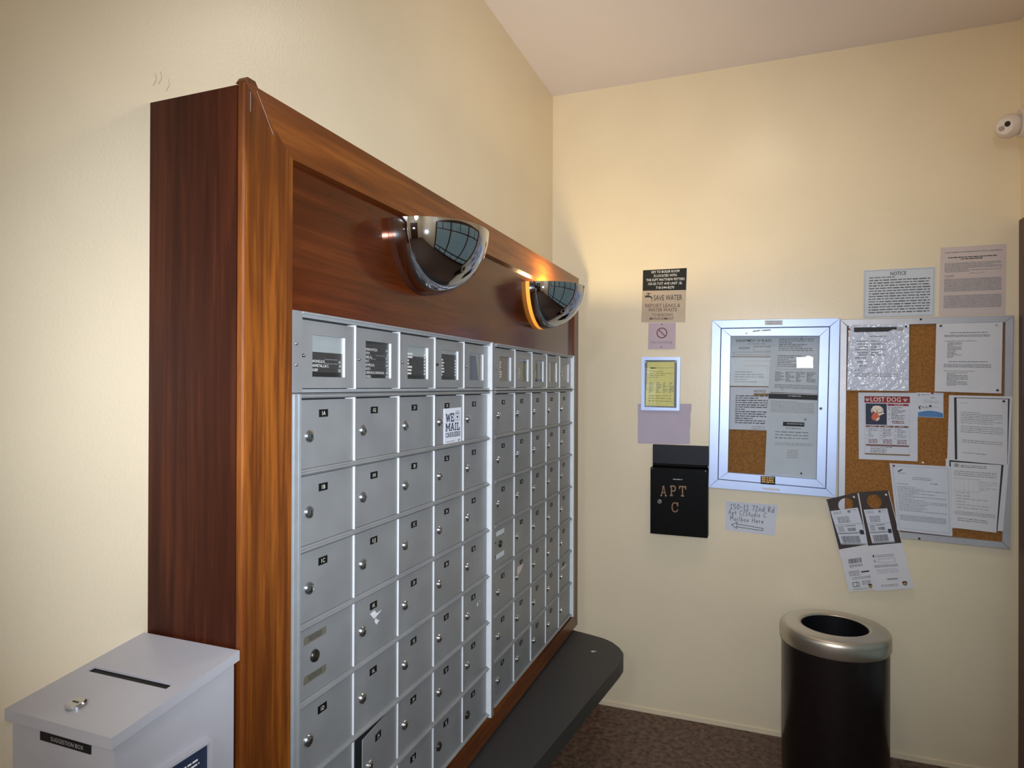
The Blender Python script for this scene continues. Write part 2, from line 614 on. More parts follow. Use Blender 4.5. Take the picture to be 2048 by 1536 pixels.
# stroke letters: slab capitals and handwriting (unit height, polylines)
SLAB = {
    'A': (0.80, [[(0.12, 0), (0.40, 1), (0.68, 0)], [(0.23, 0.34), (0.57, 0.34)]], [(0.0, 0.24, 0), (0.56, 0.80, 0), (0.24, 0.5, 1)]),
    'P': (0.70, [[(0.16, 0), (0.16, 1), (0.46, 1), (0.60, 0.88), (0.60, 0.62), (0.46, 0.50), (0.16, 0.50)]], [(0.0, 0.34, 0), (0.0, 0.2, 1)]),
    'T': (0.76, [[(0.38, 0), (0.38, 1)], [(0.04, 0.78), (0.04, 1), (0.72, 1), (0.72, 0.78)]], [(0.2, 0.56, 0)]),
    'C': (0.72, [[(0.66, 0.74), (0.56, 0.94), (0.38, 1), (0.2, 0.92), (0.1, 0.72), (0.08, 0.5), (0.1, 0.28), (0.2, 0.08), (0.38, 0), (0.56, 0.06), (0.66, 0.24)], [(0.66, 0.66), (0.66, 1)]], []),
    'W': (1.1, [[(0.12, 1), (0.34, 0), (0.55, 0.9), (0.76, 0), (0.98, 1)]], [(0.0, 0.26, 1), (0.84, 1.1, 1)]),
    'E': (0.70, [[(0.16, 0), (0.16, 1)], [(0.0, 1), (0.64, 1), (0.64, 0.76)], [(0.0, 0), (0.66, 0), (0.66, 0.26)], [(0.16, 0.52), (0.48, 0.52)]], []),
    'M': (1.0, [[(0.14, 0), (0.14, 1), (0.5, 0.3), (0.86, 1), (0.86, 0)]], [(0.0, 0.3, 0), (0.7, 1.0, 0), (0.0, 0.16, 1), (0.84, 1.0, 1)]),
    'I': (0.40, [[(0.2, 0), (0.2, 1)]], [(0.02, 0.38, 0), (0.02, 0.38, 1)]),
    'L': (0.66, [[(0.18, 1), (0.18, 0), (0.62, 0), (0.62, 0.28)]], [(0.02, 0.36, 1), (0.02, 0.2, 0)]),
    'R': (0.78, [[(0.16, 0), (0.16, 1), (0.46, 1), (0.6, 0.88), (0.6, 0.64), (0.46, 0.52), (0.16, 0.52)], [(0.42, 0.52), (0.66, 0)]], [(0.0, 0.32, 0), (0.0, 0.2, 1), (0.56, 0.78, 0)]),
    'S': (0.66, [[(0.56, 0.76), (0.48, 0.95), (0.32, 1), (0.14, 0.94), (0.08, 0.76), (0.2, 0.58), (0.46, 0.46), (0.58, 0.28), (0.52, 0.06), (0.34, 0), (0.16, 0.04), (0.08, 0.24)], [(0.57, 0.7), (0.57, 1)], [(0.08, 0.3), (0.08, 0)]], []),
}
HAND = {
    '1': (0.5, [[(0.1, 0.85), (0.25, 1), (0.25, 0)], [(0.05, 0), (0.45, 0)]]),
    '5': (0.6, [[(0.5, 1), (0.12, 1), (0.1, 0.58), (0.36, 0.62), (0.52, 0.36), (0.4, 0.06), (0.06, 0.02)]]),
    '0': (0.62, [[(0.3, 1), (0.08, 0.7), (0.08, 0.25), (0.3, 0), (0.52, 0.3), (0.52, 0.75), (0.3, 1)]]),
    '-': (0.5, [[(0.08, 0.5), (0.42, 0.5)]]),
    '7': (0.55, [[(0.06, 1), (0.5, 1), (0.22, 0)]]),
    '2': (0.6, [[(0.08, 0.8), (0.28, 1), (0.48, 0.8), (0.08, 0), (0.54, 0.02)]]),
    'n': (0.5, [[(0.08, 0.5), (0.1, 0)], [(0.1, 0.38), (0.26, 0.52), (0.4, 0.38), (0.42, 0)]]),
    'd': (0.52, [[(0.42, 0.4), (0.22, 0.52), (0.06, 0.25), (0.2, 0), (0.42, 0.12)], [(0.42, 1), (0.42, 0)]]),
    'R': (0.62, [[(0.1, 0), (0.1, 1), (0.42, 0.94), (0.44, 0.6), (0.1, 0.5), (0.54, 0)]]),
    'A': (0.66, [[(0.04, 0), (0.32, 1), (0.58, 0)], [(0.14, 0.38), (0.48, 0.38)]]),
    'p': (0.5, [[(0.1, 0.5), (0.1, -0.3)], [(0.1, 0.4), (0.3, 0.52), (0.42, 0.25), (0.26, 0), (0.1, 0.08)]]),
    't': (0.4, [[(0.2, 0.85), (0.2, 0.05), (0.34, 0.02)], [(0.04, 0.56), (0.36, 0.56)]]),
    'C': (0.66, [[(0.58, 0.85), (0.38, 1), (0.12, 0.75), (0.1, 0.3), (0.32, 0), (0.58, 0.15)]]),
    '/': (0.4, [[(0.06, -0.1), (0.34, 1.05)]]),
    'S': (0.58, [[(0.5, 0.88), (0.28, 1), (0.1, 0.78), (0.46, 0.38), (0.42, 0.06), (0.2, 0), (0.06, 0.14)]]),
    'u': (0.5, [[(0.08, 0.5), (0.1, 0.1), (0.26, 0), (0.4, 0.14)], [(0.42, 0.5), (0.42, 0)]]),
    'i': (0.26, [[(0.13, 0.5), (0.13, 0)], [(0.12, 0.72), (0.15, 0.78)]]),
    'o': (0.48, [[(0.24, 0.52), (0.06, 0.3), (0.12, 0.04), (0.3, 0), (0.42, 0.26), (0.24, 0.52)]]),
    'M': (0.76, [[(0.06, 0), (0.12, 1), (0.36, 0.35), (0.6, 1), (0.68, 0)]]),
    'a': (0.5, [[(0.4, 0.42), (0.2, 0.52), (0.06, 0.22), (0.2, 0), (0.4, 0.14)], [(0.4, 0.5), (0.42, 0)]]),
    'l': (0.26, [[(0.13, 1), (0.13, 0)]]),
    'b': (0.5, [[(0.1, 1), (0.1, 0)], [(0.1, 0.38), (0.3, 0.52), (0.42, 0.24), (0.28, 0), (0.1, 0.08)]]),
    'x': (0.46, [[(0.06, 0.5), (0.4, 0)], [(0.4, 0.5), (0.06, 0)]]),
    'H': (0.66, [[(0.1, 1), (0.1, 0)], [(0.54, 1), (0.54, 0)], [(0.1, 0.5), (0.54, 0.5)]]),
    'e': (0.48, [[(0.08, 0.28), (0.4, 0.3), (0.28, 0.52), (0.08, 0.32), (0.14, 0.04), (0.4, 0.06)]]),
    'r': (0.4, [[(0.1, 0.5), (0.1, 0)], [(0.1, 0.34), (0.22, 0.5), (0.36, 0.44)]]),
    ' ': (0.42, []),
}


def slab_text(mb, F, s, u, v, h, n, mat, w=None, wt=0.17, gap=0.08, depth=0.0):
    tot = sum(SLAB[c][0] for c in s) + gap * (len(s) - 1)
    sx = h if w is None else w / tot
    x = u
    for c in s:
        cw, st, se = SLAB[c]
        G = lambda a, b, d=0.0, x=x: F(x + a * sx, v + b * h, n + d)
        for k, pl in enumerate(st):
            mb.stroke(G, pl, wt, depth + 0.00018 * k, mat)
        for a, b, yy in se:
            y0, y1 = (0, 0.11) if yy == 0 else (0.89, 1.0)
            mb.rect(G, a, y0 - 0.03, b, y1 + 0.0, depth + 0.0007, mat)
        x += (cw + gap) * sx


def hand_text(mb, F, s, u, v, h, n, mat, w=None, wt=0.1):
    tot = sum(HAND[c][0] + 0.1 for c in s)
    sx = h if w is None else w / tot
    x = u
    for c in s:
        cw, st = HAND[c]
        for pl in st:
            mb.stroke(lambda a, b, d=0.0, x=x: F(x + a * sx, v + b * h, n + d), pl, wt, 0, mat)
        x += (cw + 0.1) * sx


# ================================================================== the room
XR, HC, YE = 1.836, 2.846, -6.0
YW0, YW1, ZW = -0.022, -3.30, 2.09      # the glazed opening in the wall across from the mailboxes

m = MB(); m.box((-0.12, YE - 0.1, -0.08), (XR + 0.12, 0.12, 0), FLOOR); struct(m.build('floor'))
m = MB(); m.box((-0.12, YE - 0.1, HC), (XR + 0.12, 0.12, HC + 0.1), CEIL); struct(m.build('ceiling'))
m = MB(); m.box((-0.12, YE, 0), (0, 0.12, HC), WALL); wl = struct(m.build('wall_left'))
m = MB(); m.box((0, 0, 0), (XR, 0.12, HC), WALL); wb = struct(m.build('wall_back'))
m = MB(); m.box((-0.12, YE - 0.1, 0), (XR + 0.12, YE, HC), WALL); struct(m.build('wall_front'))
m = MB()
m.box((XR, YW1, ZW), (XR + 0.12, 0.12, HC), WALL)
m.box((XR, YW0, 0), (XR + 0.12, 0.12, ZW), WALL)
m.box((XR, YE, 0), (XR + 0.12, YW1, HC), WALL)
struct(m.build('wall_right'))
m = MB(); m.box((0, -0.006, 0), (XR, 0, 0.018), WALL); struct(m.build('baseboard_back'))

# the dark framed window wall: three bays, each with small panes above and below
bays = [YW0 - 0.055 - i * ((YW0 - YW1 - 0.055) / 3) for i in range(4)]
fr = MB()
fr.box((XR - 0.012, YW0 - 0.055, 0), (XR + 0.10, YW0, ZW), DARKFRAME)
for y in bays[1:]:
    fr.box((XR, y - 0.001, 0), (XR + 0.08, y + 0.055, ZW), DARKFRAME)
wn = struct(fr.build('window_1'))
zs = [0.0, 0.10, 0.44, 1.66, 2.03]
for i in range(3):
    ya, yb = bays[i + 1] + 0.055, bays[i]
    t = MB()
    for z, hh in ((0.0, 0.10), (0.42, 0.045), (1.64, 0.045), (2.03, 0.06)):
        t.box((XR + 0.01, ya, z), (XR + 0.07, yb, z + hh), DARKFRAME)
    ym = (ya + yb) / 2
    for za, zb in ((0.10, 0.42), (1.685, 2.03)):
        t.box((XR + 0.02, ym - 0.018, za), (XR + 0.06, ym + 0.018, zb), DARKFRAME)
    t.build('transom', wn)
    for za, zb, split in ((0.10, 0.42, 1), (0.465, 1.64, 0), (1.685, 2.03, 1)):
        spans = [(ya, ym - 0.018), (ym + 0.018, yb)] if split else [(ya, yb)]
        for a, b in spans:
            p = MB()
            p.box((XR + 0.036, a, za), (XR + 0.042, b, zb), WINGLASS)
            p.build('pane', wn)

# unseen lobby door behind the photographer; its glowing pane is added for the case reflection
d = MB()
for a, b, c, e in ((0.30, 0, 0.654, 2.06), (0.844, 0, 1.24, 2.06), (0.654, 0, 0.844, 1.296), (0.654, 1.430, 0.844, 2.06)):
    d.box((a, YE, b), (c, YE + 0.045, e), DARKFRAME)
dr = struct(d.build('door_1'))
p = MB(); p.box((0.654, YE + 0.015, 1.296), (0.844, YE + 0.025, 1.430), GLOW_PANE); p.build('added_glow_pane', dr)
p = MB(); p.lathe(Frame((0, YE + 0.045, 0), (-1, 0, 0), (0, 0, 1), (0, 1, 0)), -0.36, 1.0, [(0.012, 0), (0.012, 0.03), (0.028, 0.035), (0.026, 0.06)], LOCK, 16, cap1=True); p.build('door_knob', dr, smooth=True)

# old paint showing where a notice was taken down, hairline cracks
p = MB(); p.prism(FB(), [(0.4065, 1.388), (0.50, 1.3895), (0.6438, 1.3911), (0.642, 1.36), (0.6385, 1.345), (0.6395, 1.30), (0.636, 1.275), (0.6375, 1.24), (0.6357, 1.2128), (0.55, 1.2100), (0.407, 1.2078), (0.4075, 1.30)], 0, 0.0006, PURPLE)
tag(p.build('paint_patch', wb), 'patch of old mauve paint')
p = MB()
for pl in ([(-2.62, 1.80), (-2.598, 1.792), (-2.585, 1.783), (-2.572, 1.770), (-2.566, 1.755)], [(-2.62, 1.803), (-2.606, 1.8), (-2.6, 1.794)]):
    p.stroke(FL(0), pl, 0.0009, 0.0004, CRACK)
for (a, b) in ((-2.175, 1.955), (-2.165, 1.962), (-2.15, 1.957)):
    p.stroke(FL(0), [(a, b), (a + 0.006, b + 0.012), (a + 0.004, b + 0.022)], 0.0006, 0.0004, CRACK)
tag(p.build('crack', wl), 'hairline cracks in the paint')

# ceiling lamp and added pendant (the near one throws the sheen on the wall above the mailboxes)
t = thing('ceiling_lamp', (0.93, -1.06, HC), 'round flush ceiling lamp above the mail nook', 'lamp')
F = Frame((0.93, -1.06, HC), (1, 0, 0), (0, -1, 0), (0, 0, -1))
p = MB(); p.lathe(F, 0, 0, [(0.18, 0), (0.18, 0.025), (0.165, 0.032), (0.16, 0.032), (0.16, 0.02)], ALU, 32); p.build('rim', t, smooth=0.6)
p = MB(); p.disc(F, 0, 0, 0.16, 0.03, LAMP_ON, 32); p.build('diffuser', t)
t = thing('added_pendant', (0.75, -4.3, HC), 'added pendant with a ring shade, unseen fill light behind the camera', 'lamp')  # unseen lamp, added to brighten the ceiling and walls
F = Frame((0.75, -4.3, HC), (1, 0, 0), (0, -1, 0), (0, 0, -1))
p = MB(); p.lathe(F, 0, 0, [(0.05, 0), (0.05, 0.02), (0.006, 0.03), (0.006, 0.42), (0.03, 0.43), (0.03, 0.46)], ALU, 20, cap1=True); p.build('stem', t, smooth=0.6)
p = MB(); p.lathe(F, 0, 0, [(0.155, 0.455), (0.165, 0.455), (0.165, 0.47), (0.155, 0.47), (0.155, 0.455)], ALU, 32); p.lathe(F, 0, 0, [(0.028, 0.462), (0.156, 0.462)], ALU, 4); p.build('ring', t, smooth=0.6)

# ================================================================== the mahogany mailbox surround
Y0, Y1 = -2.180, -0.250
ZT, ZB = 1.928, 0.449
XF, XP, XS = 0.198, 0.184, 0.1805
OP0, OP1 = -2.0745, -0.3215            # opening between the stiles
su = thing('mailbox_surround', (0, Y0, ZB), 'tall mahogany surround framing both grey mailbox banks on the cream wall', 'cabinet')
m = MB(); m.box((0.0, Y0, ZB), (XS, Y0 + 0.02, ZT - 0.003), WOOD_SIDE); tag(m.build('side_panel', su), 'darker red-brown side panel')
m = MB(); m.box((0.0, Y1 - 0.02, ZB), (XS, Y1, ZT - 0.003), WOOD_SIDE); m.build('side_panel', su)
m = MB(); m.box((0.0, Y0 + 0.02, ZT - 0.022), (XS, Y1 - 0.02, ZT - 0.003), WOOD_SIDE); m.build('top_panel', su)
# stiles and rails, mitred at the corners; the near stile has a bead along its outer arris
ZO0, ZO1 = 0.506, 1.8435
for a, b, nm in ((Y0 - 0.003, OP0, 'stile'), (OP1, Y1 + 0.002, 'stile')):
    m = MB()
    near = a < -1
    prof = [(XS + 0.005, a), (XF - 0.004, a), (XF - 0.001, a + 0.002), (XF, a + 0.006), (XF, b), (XS + 0.005, b)] if near else \
           [(XS + 0.002, a), (XF, a), (XF, b - 0.010), (XF - 0.006, b), (XS + 0.002, b)]
    k = len(prof)
    cut = lambda y: (y - a) / (b - a) if near else (b - y) / (b - a)
    vs = [(x, y, ZB + (ZO0 - ZB) * cut(y)) for x, y in prof] + [(x, y, ZT - (ZT - ZO1) * cut(y)) for x, y in prof]
    m.add(vs, [tuple(range(k))[::-1], tuple(range(k, 2 * k))] + [(i, (i + 1) % k, k + (i + 1) % k, k + i) for i in range(k)], WOOD_STILE)
    m.build(nm, su)
for nm, za, zb in (('top_rail', ZT, ZO1), ('bottom_rail', ZB, ZO0)):
    m = MB()
    m.prism(FL(0), [(Y0 - 0.003, za), (Y1 + 0.002, za), (OP1, zb), (OP0, zb)], XS + 0.002, XF - 0.0004, WOOD_RAIL)
    m.build(nm, su)
m = MB(); m.box((0.168, OP0, 1.5936), (XP, OP1, 1.866), WOOD_PANEL); m.build('header_panel', su)
m = MB()
m.prism(FL(XS), [(Y0 - 0.003, ZT - 0.002), (Y0 + 0.028, ZT - 0.002), (Y0 + 0.020, ZT + 0.008), (Y0 + 0.004, ZT + 0.008)], 0, XF - XS - 0.001, WOOD_STILE)
m.build('corner_block', su)
m = MB()   # pale scratches by the top corner
m.stroke(FL(XF), [(-2.158, 1.922), (-2.122, 1.868)], 0.0006, 0.0003, PAPER_PINK)
m.stroke(FL(XF), [(-2.1715, 1.915), (-2.1715, 1.885)], 0.0006, 0.0003, PAPER_PINK)
tag(m.build('scratch', su), 'pale scratches in the varnish')
m = MB()
m.lathe(Frame((XF - 0.004, Y1 + 0.002, 0), (-1, 0, 0), (0, 0, 1), (0, 1, 0)), 0.004, 1.035, [(0.005, 0), (0.005, 0.004), (0.002, 0.008)], LOCK, 10, cap1=True)
m.build('catch', su)

# ------------------------------------------------------------------ mailbox banks
PX = 0.188
PITCH, ROW = 0.1651, 0.13311
ZR = 1.4486
BANKS = [(-2.0477, -2.0725, -1.2037), (-1.1687, -1.2037, -0.3235)]   # first door edge, outer edges
TAGS = [
    [['1A', '1B', '1C', None, '1D', '1E', '1F'], ['1G', '1H', '1J', '1K', '1L', '2A', '2B'], ['2V', '2B', '2C', '2D', '2G', '2H', '2J'],
     ['2K', '2L', '3A', '3B', '3C', '3D', '3E'], ['3F', '3G', '3H', '3J', '3K', '3L', '4A']],
    [['4B', '4C', '4D', None, '4E', '4F', '4G'], ['4H', '4J', '4K', '4L', '5A', '5B', '5C'], ['5D', '5E', '5F', '5G', '5H', '5J', '5K'],
     ['5L', '6A', '6B', '6C', '6D', '6E', '6F'], ['6G', '6H', '6J', '6K', '6L', '7A', None]]]


def lock_mesh(mat, dark):
    m = MB()
    F = FL(0)
    m.lathe(F, 0, 0, [(0.0112, 0), (0.0112, 0.0018), (0.0098, 0.0042), (0.0082, 0.0048), (0.0078, 0.0042), (0.0074, 0.0042), (0.0070, 0.0056), (0.0056, 0.0062)], mat, 20, cap1=True)
    m.rect(F, -0.0012, -0.0042, 0.0012, 0.0036, 0.00635, dark)
    return m


proto_door = None
proto_lock = proto_lock_dark = None
banks = []
for bi, (ys, ya, yb) in enumerate(BANKS):
    lab = ('grey metal mailbox bank nearest the suggestion box, bearing the mail carriers sticker' if bi == 0
           else 'grey metal mailbox bank nearest the back wall, its doors without the printed sticker')
    bk = thing('mailbox_bank', (PX, ys, 0.512), lab, 'mailboxes', 'mailbox banks in the mahogany surround')
    banks.append(bk)
    zb = ZR - 7 * ROW
    ye = ys + 5 * PITCH
    m = MB(); m.box((0.160, ya, zb - 0.004), (0.168, yb, ZR), GAP); m.build('back_plate', bk)
    # side stiles: a shallow channel at the near side, a proud mullion at the far side
    m = MB()
    nx = 0.1975 if bi == 0 else 0.190
    m.box((0.168, ya, zb - 0.008), (nx, ys - 0.002, ZR + 0.003), GREY_EDGE)
    if bi == 0:
        m.box((nx, ya + 0.003, zb - 0.008), (nx + 0.0025, ya + 0.008, ZR + 0.003), GREY_EDGE)
        m.box((nx, ys - 0.009, zb - 0.008), (nx + 0.0015, ys - 0.005, ZR + 0.003), GREY_EDGE)
    m.build('stile', bk)
    m = MB()
    m.box((0.168, ye + 0.0012, zb - 0.008), (0.203, yb, ZR + 0.003), GREY)
    m.box((0.168, ye, zb - 0.008), (0.2028, ye + 0.0012, ZR + 0.003), FLASH_EDGE)
    m.build('stile', bk)
    # rails between the rows
    for j in range(8):
        zc = ZR - j * ROW
        m = MB()
        hh = 0.0058 if 0 < j < 7 else 0.0045
        prof = [(0.168, zc - hh), (0.191, zc - hh), (0.1955, zc - 0.0030), (0.1972, zc - 0.001), (0.1965, zc + 0.0020), (0.1925, zc + 0.0030), (0.1915, zc + hh), (0.168, zc + hh)]
        k = len(prof)
        e1 = ye + (0.004 if 0 < j < 7 else 0)
        vs = [(x, ys - 0.002, z) for x, z in prof] + [(x, e1, z) for x, z in prof]
        m.add(vs, [tuple(range(k))[::-1], tuple(range(k, 2 * k))] + [(i, (i + 1) % k, k + (i + 1) % k, k + i) for i in range(k)], GREY)
        m.build('rail', bk)
    for i in range(1, 5):
        m = MB()
        m.box((0.168, ys + i * PITCH - 0.0010, zb + 0.004), (0.1914, ys + i * PITCH + 0.0016, ZR - 0.004), GREY)
        m.box((0.168, ys + i * PITCH - 0.0016, zb + 0.004), (0.1914, ys + i * PITCH - 0.0010, ZR - 0.004), FLASH_EDGE)
        m.build('divider', bk)
    dw, dh = PITCH - 0.0066, ROW - 0.0134
    for i in range(5):
        for j in range(7):
            loc = Vector((PX, ys + i * PITCH + 0.0033, ZR - (j + 1) * ROW + 0.0063))
            if proto_door is None:
                m = MB()
                m.fbox(FL(0), loc.y, loc.z, loc.y + dw, loc.z + dh, PX - 0.010, PX, GREY)
                dr_ = m.build('door', bk, loc=loc)
                proto_door = dr_
            else:
                dr_ = proto_door.copy()
                COL.objects.link(dr_)
                dr_.parent = bk
                dr_.location = loc - Vector(bk['_loc'])
                dr_['_loc'] = tuple(loc)
            master = TAGS[bi][i][j] is None and j == 3
            # lock
            lk = Vector((PX, ys + i * PITCH + 0.0310, ZR - j * ROW - 0.0708))
            if master:
                lk += Vector((0.0, 0.0165, 0.009))
            if proto_lock is None:
                mm = lock_mesh(LOCK, LOCK_DARK); mm.v = [tuple(Vector(v) + lk) for v in mm.v]
                q = mm.build('lock', dr_, loc=lk, smooth=0.5)
                proto_lock = q
                mm = lock_mesh(LOCK_DARK, LOCK)
                mm.v = [tuple(Vector(v)) for v in mm.v]
                tmp = mm.build('lock', None, loc=(0, 0, 0), smooth=0.5)
                proto_lock_dark = tmp.data
                bpy.data.objects.remove(tmp)
            else:
                q = proto_lock.copy()
                COL.objects.link(q)
                q.parent = dr_
                q.location = lk - loc
                q['_loc'] = tuple(lk)
            if master or (bi, i, j) in ((0, 3, 6), (0, 4, 6)):
                q.data = proto_lock_dark
                tag(q, 'darkened lock')
            # number plate
            s = TAGS[bi][i][j]
            if s:
                m = MB()
                ty, tz = ys + i * PITCH + 0.0700, ZR - j * ROW - 0.0316
                m.fbox(FL(PX), ty - 0.0125, tz - 0.0068, ty + 0.0125, tz + 0.0068, 0, 0.0009, BLACK)
                m.text(FL(PX), s, ty, tz - 0.0036, 0.0072, 0.0011, WHITE_INK, 'c', w=0.0095)
                m.build('number_plate', dr_)
            if master:
                for zz in (0.0318, 0.0970) if False else ((ZR - j * ROW - 0.0272), (ZR - j * ROW - 0.0960)):
                    m = MB()
                    yy = ys + i * PITCH + 0.018
                    mt = TANSIGN if bi == 0 else PAPER_GREY
                    pts = [(yy, zz - 0.007), (yy + 0.058, zz - 0.007), (yy + 0.0625, zz - 0.004), (yy + 0.0625, zz + 0.007), (yy + 0.004, zz + 0.007), (yy, zz + 0.004)]
                    m.prism(FL(PX), pts, 0, 0.0006, STRIP if bi == 0 else mt)
                    if bi == 0:
                        m.lines(FL(PX), yy + 0.012, yy + 0.05, zz + 0.0045, zz - 0.005, 0.0032, 0.0008, INK, seed=int(zz * 1000), th=0.5)
                    tag(m.build('lettered_strip', dr_), 'worn label strip')
            if (bi, i, j) == (0, 1, 5):        # the sprung door: swung out from its far edge
                hy = dw
                tm = MB()
                tm.fbox(FL(0), 0, 0, dw, dh, -0.0022, 0, GREY)
                tm_o = tm.build('door_sheet')
                dr_.data = tm_o.data
                bpy.data.objects.remove(tm_o)
                ang = math.radians(7.0)
                dr_.matrix_parent_inverse = Matrix.Identity(4)
                R_ = Matrix.Translation(dr_.location) @ Matrix.Translation((0, hy, 0)) @ Matrix.Rotation(ang, 4, 'Z') @ Matrix.Rotation(math.radians(-0.8), 4, 'X') @ Matrix.Translation((0, -hy, 0))
                dr_.matrix_local = R_
                tag(dr_, 'sprung door standing slightly open')

# torn stickers and a paper label left on doors
m = MB()
m.prism(FL(PX), [(-1.825, 1.0036), (-1.809, 1.006), (-1.7999, 0.9973), (-1.7824, 0.9985), (-1.795, 0.9935), (-1.8105, 0.9892)], 0.0001, 0.0006, PAPER)
tag(m.build('torn_sticker', banks[0]), 'white scrap of a torn sticker')
m = MB()
m.prism(FL(PX), [(-1.8031, 0.9884), (-1.7985, 0.9830), (-1.7899, 0.9806), (-1.8014, 0.9745), (-1.808, 0.9828)], 0.0001, 0.0006, PAPER)
m.build('torn_sticker', banks[0])
m = MB()
m.prism(FL(PX), [(-1.293, 0.856), (-1.287, 0.862), (-1.283, 0.853), (-1.288, 0.849)], 0.0001, 0.0006, PAPER_GREY)
m.build('torn_sticker', banks[0])
m = MB()
m.prism(FL(PX), [(-1.275, 0.861), (-1.270, 0.863), (-1.272, 0.856)], 0.0001, 0.0006, PAPER_GREY)
m.build('torn_sticker', banks[0])
m = MB()
m.prism(FL(PX), [(-0.9655, 0.8764), (-0.9117, 0.8765), (-0.9246, 0.864), (-0.9446, 0.8532), (-0.9721, 0.8475)], 0.0001, 0.0007, PAPER_PINK)
tag(m.build('torn_sticker', banks[1]), 'half peeled white sticker')
m = MB()
m.prism(FL(PX), [(-0.4757, 0.7417), (-0.403, 0.7435), (-0.3994, 0.7366), (-0.4688, 0.7341)], 0.0001, 0.0006, PAPER)
tag(m.build('paper_label', banks[1]), 'narrow white paper label')
for zz in (1.0074, 0.9722):
    m = MB(); m.lathe(FL(0.1975), -2.0662, zz, [(0.0028, 0), (0.0024, 0.0016), (0.0012, 0.0024)], LOCK, 10, cap1=True); m.build('rivet', banks[0], smooth=True)
for zz in (0.9980, 0.9560):
    m = MB(); m.lathe(FL(0.188), -1.1585, zz, [(0.0028, 0), (0.0024, 0.0016)], LOCK_DARK, 10, cap1=True); m.build('rivet', banks[1])
m = MB()
for pl in ([(-1.825, 0.985), (-1.826, 0.975), (-1.823, 0.968), (-1.82, 0.962)], [(-1.772, 0.896), (-1.770, 0.880)]):
    m.stroke(FL(PX), pl, 0.0013, 0.0005, GREY_INK)
m.build('scratch', banks[0])

# the mail carriers sticker
stq = [(-1.5008, 1.4095), (-1.4018, 1.4105), (-1.4010, 1.3191), (-1.5, 1.3187)]
st = MB()
F = FL(PX + 0.0014)
st.prism(F, stq, -0.0012, 0.0004, plain('glossy_white_sticker', srgb(226, 230, 244), 0.3, vary=0.01))
slab_text(st, F, 'WE', -1.4930, 1.3768, 0.0185, 0.0006, NAVY, w=0.047)
slab_text(st, F, 'MAIL', -1.4930, 1.3530, 0.0182, 0.0006, NAVY, w=0.0805)
slab_text(st, F, 'CARRIERS', -1.4927, 1.3372, 0.0105, 0.0006, NAVY, w=0.0835)
st.outline(F, -1.4372, 1.3772, -1.4140, 1.3945, 0.0011, 0.0006, NAVY)
st.rect(F, -1.4372, 1.3960, -1.4140, 1.3972, 0.0006, NAVY)
st.rect(F, -1.4345, 1.4002, -1.4165, 1.4012, 0.0006, NAVY)
st.rect(F, -1.4345, 1.3972, -1.4332, 1.4002, 0.0006, NAVY)
st.rect(F, -1.4178, 1.3972, -1.4165, 1.4002, 0.0006, NAVY)
st.flat(F, [(-1.4256, 1.3810), (-1.4212, 1.3862), (-1.4210, 1.3886), (-1.4232, 1.3896), (-1.4256, 1.3880), (-1.4280, 1.3896), (-1.4302, 1.3886), (-1.4300, 1.3862)], 0.0006, NAVY)
st.lines(F, -1.4925, -1.440, 1.3262, 1.3242, 0.0030, 0.0006, GREY_INK, seed=4, th=0.6)
st.flat(F, [(-1.4225, 1.3238), (-1.4190, 1.3272), (-1.4105, 1.3272), (-1.4140, 1.3238)], 0.0006, NAVY)
tag(st.build('sticker', None, loc=(PX, -1.4509, 1.364)), 'white sticker reading WE MAIL CARRIERS on a grey mailbox door', 'sticker')

# ------------------------------------------------------------------ name directories above each bank
NAMES = [
    [[('WONG,K.K.', '1K', 2), ('HAMETAL,S.& S.', '1F', 0), ('ROBY', '2D', 0)], [('HOROWITZ,R.', '1H', 0), ('OTTS', '1J', 0), ('SHEIL,E.J.', '2C', 2), ('LAI,T.', '2F', 1), ('NOVELLI,A.', '2H', 0), ('FALIS,I.', '2J', 0), ('RUBIN,R.& CAROLIN,A.', '3B', 0), ('LOBELL', '3D', 0)],
     7, 6, 0],
    [7, 5, 4, 0, 6]]
TOPS = [[0.40, 0.0, 0.30, 0.13, 0.08], [0.0, 0.06, 0.1, 0.0, 0.0]]
DARKB = [[1, 1, 1, 1, 2], [3, 4, 5, 6, 7]]
BOARDK = plain('black_name_board', srgb(48, 47, 47), 0.55, vary=0.1, scale=60.0)
BOARDG = plain('slate_name_board', srgb(88, 92, 96), 0.5, vary=0.05)
BOARDT = plain('taupe_name_board', srgb(112, 106, 98), 0.5, vary=0.06)
BOARDO = plain('olive_name_board', srgb(120, 116, 82), 0.5, vary=0.05)
BOARDV = plain('pale_name_board', srgb(142, 140, 134), 0.5, vary=0.05)
BLANK = plain('blank_grey_strip', srgb(150, 156, 158), 0.5, vary=0.03)
STRIPK = plain('black_strip', srgb(18, 18, 18), 0.5, vary=0.1)
ZD0, ZD1 = 1.4545, 1.593
